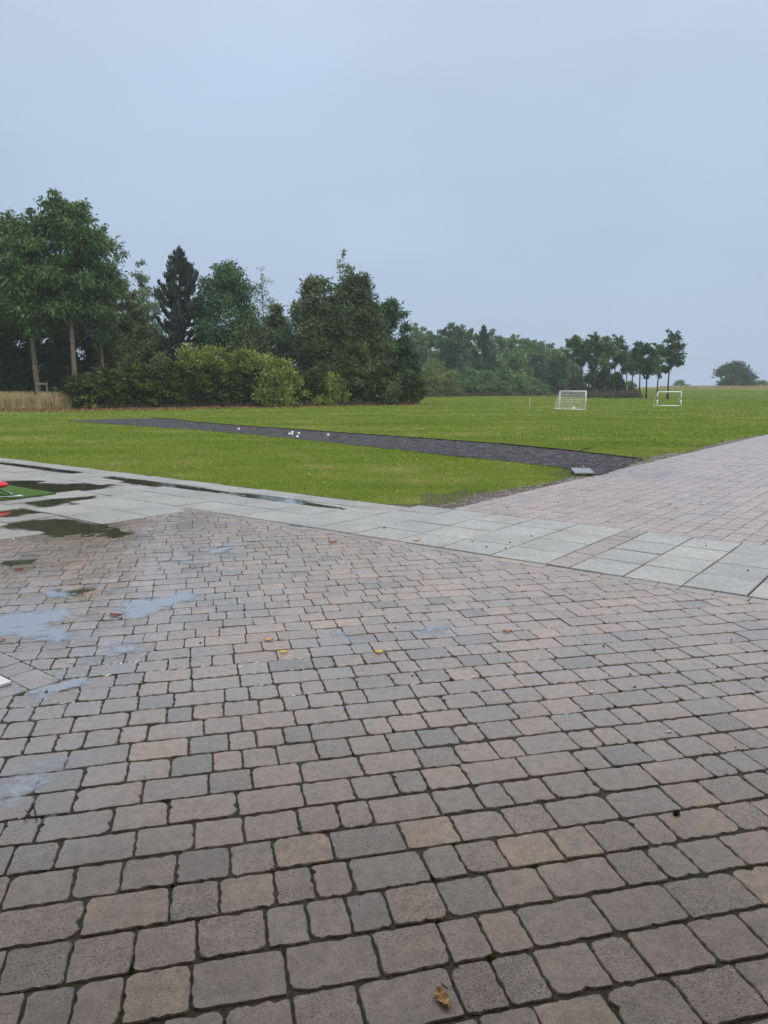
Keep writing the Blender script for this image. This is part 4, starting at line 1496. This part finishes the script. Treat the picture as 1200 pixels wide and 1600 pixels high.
for i, (px, Y, top, half, lab, bf) in enumerate(ROWT):
    k = T(px, Y, top, half)
    tree('young_tree', lab, 'tree', **k, base_frac=bf, mat='leaf_far_dark' if i % 3 else 'leaf_far', prof=prof_round, clusters=40, per=60, droop=0.25, leaf=(0.38, 0.18), trunk_r=0.13, seed=160 + i, bark='bark_dark', group='young trees in a row at the end of the field', crad=0.27, forks=6, sparse=0.85, shell=0.6)
for i, (px, Y, top, half) in enumerate([(902, 128, 588, 18), (925, 122, 580, 18), (945, 118, 578, 18), (962, 116, 584, 14)]):
    k = T(px, Y, top, half)
    shrub('bush', ['low dark bush under the twin trunks at the left of the row', 'low dark bush under the second crown of the row', 'low dark bush under the thick left half of the row', 'low dark bush at the right end of the undergrowth of the row'][i], k['x'], Y, k['h'], k['rad'], 'leaf_far_dark', per=70, clusters=30, leaf=(0.42, 0.22), seed=180 + i, group='low bushes under the row of young trees')
k = T(986, 135, 596, 9)
shrub('bush', 'small round bush seen between the thin trunks of the row', k['x'], 135, k['h'], k['rad'], 'leaf_far', per=60, clusters=24, leaf=(0.4, 0.22), seed=190)
k = T(1065, 235, 596, 11)
shrub('bush', 'pale small bush on the skyline right of the right goal', k['x'], 235, k['h'], k['rad'], 'leaf_far', per=50, clusters=26, leaf=(0.6, 0.3), seed=191)
k = T(1147, 225, 571, 30)
shrub('oak_tree', 'round spreading tree alone on the skyline at the right', k['x'], 225, k['h'], k['rad'], 'leaf_far_dark', per=120, clusters=60, leaf=(0.7, 0.36), seed=192, cat='tree', crad=0.24)
k = T(1188, 230, 597, 14)
shrub('bush', 'low bush on the skyline at the right edge of the photo', k['x'], 230, k['h'], k['rad'], 'leaf_far', per=50, clusters=24, leaf=(0.6, 0.3), seed=193)
for px0, px1, Y, h_, n_ in ((1050, 1260, 215, 0.95, 5000), (930, 1070, 222, 0.5, 2500)):
    a, b = at_x(px0, Y), at_x(px1, Y)
    tall_grass('dry_grass', 'pale dry grass along the skyline on the right' if px0 > 1000 else 'low dry grass along the skyline behind the row of trees', [(a, Y), (b, Y), (b, Y + 12), (a, Y + 12)], n_, h_, 0.16, M['dry'])
b0 = [G(850, 619), G(900, 621.5), G(960, 622.5), G(1005, 622)]
tall_grass('dry_stems', 'brown withered stems along the foot of the row of trees', b0 + [(p[0], p[1] + 5) for p in b0[::-1]], 1500, 1.1, 0.09, M['dead'], 0.2)
b0 = [(at_x(668, 116.5), 116.5), (at_x(760, 120.5), 120.5), (at_x(840, 127), 127)]
tall_grass('dry_stems', 'brown withered stems along the foot of the low far hedge', b0 + [(p[0], p[1] + 2) for p in b0[::-1]], 1200, 0.7, 0.1, M['dead'], 0.2)

# ------------------------------------------------------------------ things on the field
# left goal
lx, ly = G(874, 639.2); rx_, ry_ = G(914.5, 640.4)
root = empty('football_goal', (lx, ly, 0), 'small white football goal with a net, ball lying in it', 'goal')
A = np.array((0, 0, 0.03)); B = np.array((rx_ - lx, ry_ - ly, 0.03))
back = np.array((-0.46, -0.42, 0))
gh = 1.2
up = np.array((0, 0, gh))
topk = np.array((-0.04, -0.06, 0))


def bar(name, a, b, r, mat, parent):
    mb = MB(); mb.tube([a, b], r, 8); return mb.build(name, mat, parent, True)


bar('post', A, A + up, 0.04, M['white'], root); bar('post', B, B + up, 0.04, M['white'], root)
bar('crossbar', A + up - (B - A) * 0.01, B + up + (B - A) * 0.01, 0.042, M['white'], root)
bar('ground_bar', A + back, B + back, 0.035, M['white'], root)
bar('side_bar', A, A + back, 0.035, M['white'], root); bar('side_bar', B, B + back, 0.035, M['white'], root)
mb = MB()
na, nb_ = 15, 11
for i in range(na + 1):
    p0 = A + (B - A) * i / na
    mb.tube([p0 + up, p0 + back * 0.72 + up * 0.42, p0 + back], 0.008, 4, False)
for j in range(nb_ + 1):
    f = j / nb_
    q0 = (up * (1 - f) + back * f + back * 0.22 * 4 * f * (1 - f) * 0.5)
    mb.tube([A + q0, B + q0], 0.008, 4, False)
for e_ in (A, B):
    for j in range(1, 9):
        f = j / 9
        mb.tube([e_ + up * f, e_ + back * (1 - f) + up * f], 0.006, 4, False)
mb.build('net', M['net'], root)
mb = MB(); mb.ball((0, 0, 0), 0.11, 14, 10)
b_ = mb.build('football', M['ball'], None, True)
bx, by = G(898.5, 640.5)
b_.location = (bx, by + 0.35, 0.11)
tag(b_, 'white football lying inside the left goal', 'ball')
# right goal
lx, ly = G(1026.5, 634.6); rx_, ry_ = G(1063.5, 634.6)
root = empty('football_goal', (lx, ly, 0), 'small white goal frame without a net, right of the other goal', 'goal')
A = np.array((0, 0, 0.03)); B = np.array((rx_ - lx, ry_ - ly, 0.03)); up = np.array((0, 0, 1.1))
rear = np.array((0, 0.75, 0))
for e_, s_ in ((A, -1), (B, 1)):
    sl_ = bar('sleeve', e_, e_ + np.array((0, 0, 0.5)), 0.055, M['white'], root)
    bar('joint', e_ + np.array((0, 0, 0.5)), e_ + np.array((0, 0, 0.58)), 0.06, M['black'], sl_)
    bar('post', e_ + np.array((0, 0, 0.58)), e_ + up, 0.04, M['white'], root)
    bar('side_bar', e_, e_ + rear + np.array((s_ * 0.06, 0, 0)), 0.035, M['white'], root)
    bar('stay', e_ + up, e_ + rear + np.array((s_ * 0.06, 0, 0)), 0.026, M['white'], root)
bar('crossbar', A + up, B + up, 0.05, M['white'], root)
bar('ground_bar', A + np.array((-.06, 0, 0)), B + np.array((.06, 0, 0)), 0.045, M['white'], root)
# pale marker pole
x, y = G(827.5, 640)
root = empty('marker_pole', (x, y, 0), 'thin pale marker pole standing on the grass left of the netted goal', 'pole')
bar('shaft', (0, 0, 0), (0, 0, 0.75), 0.016, M['net'], root)
mb = MB(); mb.ball((0, 0, 0.76), 0.022, 8, 6); mb.build('tip', M['net'], root, True)
# boules on the strip
BO = [(373, 673, 'white boule lying alone at the left on the gravel strip'), (452.3, 681, 'white boule at the left of the tight cluster on the gravel'), (457, 678, 'white boule at the back of the tight cluster on the gravel'),
      (456.4, 681.2, 'white boule at the front right of the tight cluster on the gravel'), (467, 680.2, 'white boule just right of the cluster, rear one'), (464.7, 685.6, 'white boule just right of the cluster, nearest one'), (512.7, 682.6, 'white boule lying alone at the right on the gravel strip')]
for px, py, lab in BO:
    x, y = G(px, py)
    mb = MB(); mb.ball((0, 0, 0), 0.045, 14, 10)
    o = mb.build('boule', M['ball'], None, True)
    o.location = (x, y, 0.057)
    tag(o, lab, 'ball', 'white boules on the gravel strip')
for px, py, lab in ((399, 674, 'thin wooden peg standing in the gravel, left one'), (443.5, 678.5, 'thin wooden peg standing in the gravel beside the boule cluster')):
    x, y = G(px, py)
    root = empty('peg', (x, y, 0.0), lab, 'peg', 'thin pegs in the gravel strip')
    bar('shaft', (0, 0, 0), (0, 0, 0.15), 0.012, M['oak'], root)
# timber edging on the far side of the strip
far_edge = [G(*q) for q in STRIP[2:14]]
root = empty('edging_board', (far_edge[0][0], far_edge[0][1], 0), 'dark timber edging along the far side of the gravel strip', 'edging')
o0 = np.array((far_edge[0][0], far_edge[0][1]))
for a, b in zip(far_edge[:-1], far_edge[1:]):
    a = np.array(a); b = np.array(b)
    d = b - a; L_ = np.linalg.norm(d)
    c = (a + b) / 2 - o0
    mb = MB(); mb.box((c[0], c[1], 0.012 + rng.uniform(-.006, .006)), (L_ - 0.02, 0.028, 0.07), math.atan2(d[1], d[0])); mb.build('board', M['timber'], root)
# metal lid
q = [G(891.5, 738.5), G(921, 738.5), G(928.5, 743.5), G(898, 743.5)]
c = np.mean(q, 0)
root = empty('metal_lid', (c[0], c[1], 0.012), 'pale grey metal lid propped at the corner of lawn and gravel strip', 'lid')
ql = [np.array(p) - c for p in q]
zt = [0.075, 0.07, 0.045, 0.04]
v = [(p[0], p[1], z) for p, z in zip(ql, zt)] + [(p[0], p[1], z - 0.022) for p, z in zip(ql, zt)]
add_mesh('plate', v, np.array([(3, 2, 1, 0), (4, 5, 6, 7), (0, 1, 5, 4), (1, 2, 6, 5), (2, 3, 7, 6), (3, 0, 4, 7)]), M['lid'], root)
v = [(p[0] * 0.9, p[1] * 0.9, z - 0.024) for p, z in zip(ql, zt)] + [(p[0] * 0.9, p[1] * 0.9, -0.01) for p in ql]
add_mesh('frame', v, np.array([(3, 2, 1, 0), (4, 5, 6, 7), (0, 1, 5, 4), (1, 2, 6, 5), (2, 3, 7, 6), (3, 0, 4, 7)]), M['black'], root)
bar('handle', (0.05, 0.05, 0.085), (0.03, 0.09, 0.13), 0.01, M['lid'], root)
# stick on the path edge
x, y = G(912, 704)
mb = MB(); mb.tube([G(903, 707) + (0.01,), G(910, 704) + (0.03,), G(918, 702.5) + (0.035,), G(925, 701) + (0.02,)], [0.014, 0.018, 0.016, 0.008], 6)
tag(mb.build('stick', M['scrap']), 'dark broken stick lying where the lawn meets the red path', 'stick')

# ------------------------------------------------------------------ things at the left edge
# green mat with a red padded seat on tubular legs
c0 = np.array(G(87, 770.5, 0.02))
mat_poly = [c0, c0 + V * 2.2, c0 + V * 2.2 - U * 1.45, c0 - U * 1.45]
mp = densify(np.array(mat_poly), 0.3, 0.006)
mt_ = flat_poly('turf_mat', mp[::-1] if poly_area(mp) < 0 else mp, 0.024, M['mat'], 0.02)
tag(mt_, 'green artificial turf mat lying on the wet slabs', 'mat')
bx, by = G(0, 759, 0.17)
root = empty('red_seat', (bx, by, 0.024), 'low red padded seat on thin grey tube legs, cut by the left edge', 'seat')
mb = MB()
pts = [np.array((-0.85, 0, 0.21)), np.array((-0.45, 0, 0.185)), np.array((-0.1, 0, 0.165)), np.array((0.03, 0, 0.16)), np.array((0.1, 0, 0.155))]
prof = [(0.34, 0.045), (0.33, 0.05), (0.28, 0.052), (0.2, 0.042), (0.07, 0.02)]
V_ = []
for p_, (w_, t_) in zip(pts, prof):
    an = np.arange(12) * 2 * math.pi / 12
    V_.append(np.column_stack([np.full(12, p_[0]), np.cos(an) * w_ * 0.6, p_[2] + np.sin(an) * t_]))
vv_ = np.concatenate(V_ + [[pts[0]], [pts[-1] + np.array((0.02, 0, 0))]])
qq = [(i * 12 + j, i * 12 + (j + 1) % 12, (i + 1) * 12 + (j + 1) % 12, (i + 1) * 12 + j) for i in range(4) for j in range(12)]
tt = [(60, (j + 1) % 12, j) for j in range(12)] + [(61, 48 + j, 48 + (j + 1) % 12) for j in range(12)]
mb.add(vv_, qq, tt)
mb.build('cushion', M['red'], root, True)
for s_ in (-1, 1):
    mb = MB(); mb.tube([(-0.30, 0.13 * s_, 0.16), (0.06, 0.15 * s_, 0.02), (0.09, 0.15 * s_, 0.0)], 0.012, 6); mb.build('leg', M['steel'], root, True)
mb = MB(); mb.tube([(-0.4, -0.15, 0.012), (0.2, -0.15, 0.014), (0.34, -0.13, 0.03), (0.37, -0.1, 0.012)], 0.012, 6); mb.build('floor_bar', M['steel'], root, True)
# white board corner
a = np.array(G(18.5, 1065, 0.012)); 
bp = [a, a + V * 0.5, a + V * 0.5 - U * 0.3, a - U * 0.3]
bd = flat_poly('white_board', np.array(bp) if poly_area(bp) > 0 else np.array(bp[::-1]), 0.014, M['white'], 0.012)
tag(bd, 'white board lying flat with only its corner in frame at the left', 'board')

# ------------------------------------------------------------------ fallen leaves and scraps
def leaf_obj(px, py, size, rot, mat, label, kind='oval', group=None):
    x, y = G(px, py)
    z = max(float(dip(x, y)), WATER if dip(x, y) < WATER else -1)
    n = 14
    if kind == 'oak':
        prof_ = np.array([0.04, 0.12, 0.2, 0.13, 0.27, 0.16, 0.33, 0.2, 0.36, 0.22, 0.3, 0.16, 0.12, 0.02])
    else:
        s_ = np.linspace(0, 1, n)
        prof_ = 0.3 * np.sin(s_ ** 0.8 * math.pi) + 0.008
    v = []
    for i in range(n):
        t = i / (n - 1) - 0.5
        curl = 0.10 * (t * 2) ** 2 + (0.05 * math.sin(i * 2.1) if kind == 'oak' else 0)
        v += [(t, prof_[i], curl * 0.8 + 0.16), (t, 0, curl * 0.5 + 0.03), (t, -prof_[i] * 0.9, curl * 0.8 + 0.12)]
    q = []
    for i in range(n - 1):
        for j in range(2):
            q.append((i * 3 + j, i * 3 + j + 1, (i + 1) * 3 + j + 1, (i + 1) * 3 + j))
    v = np.array(v) * size
    mb = MB(); mb.add(v, q)
    mb.tube([(-0.5 * size, 0, 0.06 * size), (-0.72 * size, 0.04 * size, 0.03 * size)], [0.014 * size, 0.01 * size], 4)
    o = mb.build('fallen_leaf', mat)
    o.location = (x, y, z + 0.002)
    o.rotation_euler = (0, 0, rot)
    return tag(o, label, 'leaf', group)


leaf_obj(692, 1564, 0.062, R(112), M['leaf_o'], 'tan dried oak leaf on a paver at the bottom of the photo', 'oak')
leaf_obj(593, 1020, 0.058, R(20), M['leaf_y'], 'bright yellow leaf lying in the middle of the paving')
leaf_obj(444, 1020, 0.05, R(10), M['leaf_y'], 'small olive-yellow leaf left of the bright yellow leaf')
leaf_obj(420, 1001, 0.06, R(-15), M['leaf_o'], 'pale tan leaf behind the small olive-yellow leaf')
leaf_obj(793, 988, 0.055, R(-8), M['leaf_b'], 'orange-brown leaf right of the sheen patch on the paving')
leaf_obj(520, 848, 0.085, R(5), M['leaf_b'], 'brown curled leaf where the plaza meets the slabs')
leaf_obj(651, 845, 0.08, R(15), M['leaf_o'], 'pale leaf on the border between slabs and plaza')
leaf_obj(181, 962, 0.075, R(0), M['leaf_r'], 'dark red leaf at the tip of the long sky-lit puddle')
leaf_obj(30, 891, 0.07, R(4), M['leaf_r'], 'red leaf near the left edge below the brown puddle')
leaf_obj(1, 1001, 0.05, R(30), M['leaf_b'], 'brown leaf at the left edge by the white board')


def chip(px, py, size, mat, name, label, cat, group, rot=0.0, flat=0.5):
    x, y = G(px, py)
    r_ = np.random.default_rng(int(px * 7 + py))
    mb = MB()
    mb.ball((0, 0, 0), 1.0, 7, 5)
    v = np.concatenate(mb.v) * r_.uniform(0.75, 1.2, (mb.n, 1)) * np.array((size, size * 0.55, size * flat))
    o = add_mesh(name, v, [np.concatenate(mb.q), np.concatenate(mb.t)], mat)
    o.location = (x, y, float(dip(x, y)) + size * flat * 0.7)
    o.rotation_euler = (0, 0, rot)
    return tag(o, label, cat, group)


for i, (px, py) in enumerate([(513, 905), (602, 922), (618, 981), (644, 1056), (648, 799), (600, 825), (738, 847), (760, 855), (790, 857), (797, 848), (884, 760), (792, 793), (912, 783), (872, 785), (943, 1010), (985, 1054), (992, 1074),
                              (830, 838), (1103, 853), (1143, 1000), (1168, 892), (1095, 784), (1047, 788), (985, 737), (1056, 793), (940, 960), (313, 1005)]):
    chip(px, py, 0.008 if py > 900 else 0.013, M['scrap'], 'bark_scrap', 'small dark scrap of bark lying on the paving', 'scrap', 'dark scraps scattered over the paving', rng.uniform(0, 3))
for px, py, lab in ((1045, 1143.5, 'small white chip on a grey paver in the right half'), (739, 1058, 'tiny white chip on a paver right of the yellow leaf'), (925, 1081, 'tiny white chip on a paver in the far right half'), (375, 1043, 'pale smear of a chip on a paver left of the small leaves')):
    chip(px, py, 0.014, M['chalk'], 'white_chip', lab, 'chip', 'white chips on the paving', 0.3, 0.25)
chip(1056, 1273, 0.018, M['scrap'], 'bark_scrap', 'dark curled scrap in the joint near the right edge of the foreground', 'scrap', None, 0.4, 0.7)
mb = MB(); mb.tube([(*G(38, 1283), 0.004), (*G(44, 1272), 0.008), (*G(53, 1266), 0.014), (*G(56, 1275), 0.008), (*G(58, 1283), 0.004)], [0.002, 0.0028, 0.003, 0.0026, 0.0016], 6)
mb.tube([(*G(44, 1272), 0.008), (*G(39, 1270), 0.012)], [0.002, 0.001], 5)
tag(mb.build('twig', M['scrap'], None, True), 'thin dark forked twig lying on the wet pavers at the left', 'twig')
mb = MB(); mb.tube([(*G(690, 1538), 0.004), (*G(693, 1545), 0.009), (*G(700, 1547), 0.004)], [0.0016, 0.002, 0.0012], 6)
tag(mb.build('twig', M['scrap'], None, True), 'tiny dark hooked twig beside the tan oak leaf', 'twig')
# moss in the joints
mp_ = []
near_cells = sorted(cells, key=lambda q: -screen_size(q[0]))[:260]
for cen, poly, ln in near_cells:
    if nr.random() < 0.3:
        p_ = poly[nr.integers(len(poly))]; n_ = int(nr.uniform(20, 130))
        o_ = poly[(nr.integers(len(poly)))] - p_
        along = (RW if nr.random() < 0.5 else PW) * (1 if nr.random() < 0.5 else -1)
        t_ = np.abs(nr.normal(0, 0.018, (n_, 1)))
        mp_.append(np.column_stack([p_ + along * t_ + nr.normal(0, 0.0032, (n_, 2)), nr.uniform(-0.009, 0.0015, n_) + float(dip(cen[0], cen[1]))]))
mp_ = np.concatenate(mp_); n = len(mp_)
d = rng.normal(size=(n, 3)); d[:, 2] = np.abs(d[:, 2]) + 0.3; d /= np.linalg.norm(d, axis=1)[:, None]
mv = leaf_cards(mp_, d, 0.007 * rng.uniform(.6, 1.4, n), 0.003 * rng.uniform(.6, 1.4, n), rng)
tag(add_mesh('moss', mv, np.arange(len(mv)).reshape(-1, 4), M['moss']), 'green moss tufts growing in the paving joints', 'moss', kind='stuff')
# pale leaves strewn over the lawn
q = []
while len(q) < 70:
    px, py = rng.uniform(0, 1150), rng.uniform(645, 775)
    x, y = G(px, py); u, v = xy2uv(x, y)
    if u > 7.8 and v > 5.3 and not inside(SP_XY, np.array([x]), np.array([y]))[0]: q.append((x, y, 0.045))
q = np.array(q); n = len(q)
d = rng.normal(size=(n, 3)) * np.array((1, 1, 0.4)); d /= np.linalg.norm(d, axis=1)[:, None]
sz = 0.05 + q[:, 1] * 0.001
lv = leaf_cards(q, d, sz, sz * 0.6, rng)
tag(add_mesh('lawn_leaves', lv, np.arange(len(lv)).reshape(-1, 4), M['dry']), 'pale fallen leaves strewn over the lawn', 'leaves', kind='stuff')

# ------------------------------------------------------------------ rain haze
t = NT('haze_air')
pv = t.n('ShaderNodeVolumePrincipled')
pv.inputs['Color'].default_value = (0.86, 0.91, 1.0, 1)
pv.inputs['Density'].default_value = 0.00065
pv.inputs['Anisotropy'].default_value = 0.2
t.l(pv.outputs[0], t.out.inputs['Volume'])
mb = MB(); mb.box((0, 190, 10.5), (640, 480, 25))
hz = mb.build('haze', t.m)
tag(hz, 'thin rain haze over the whole field', 'haze', kind='stuff')
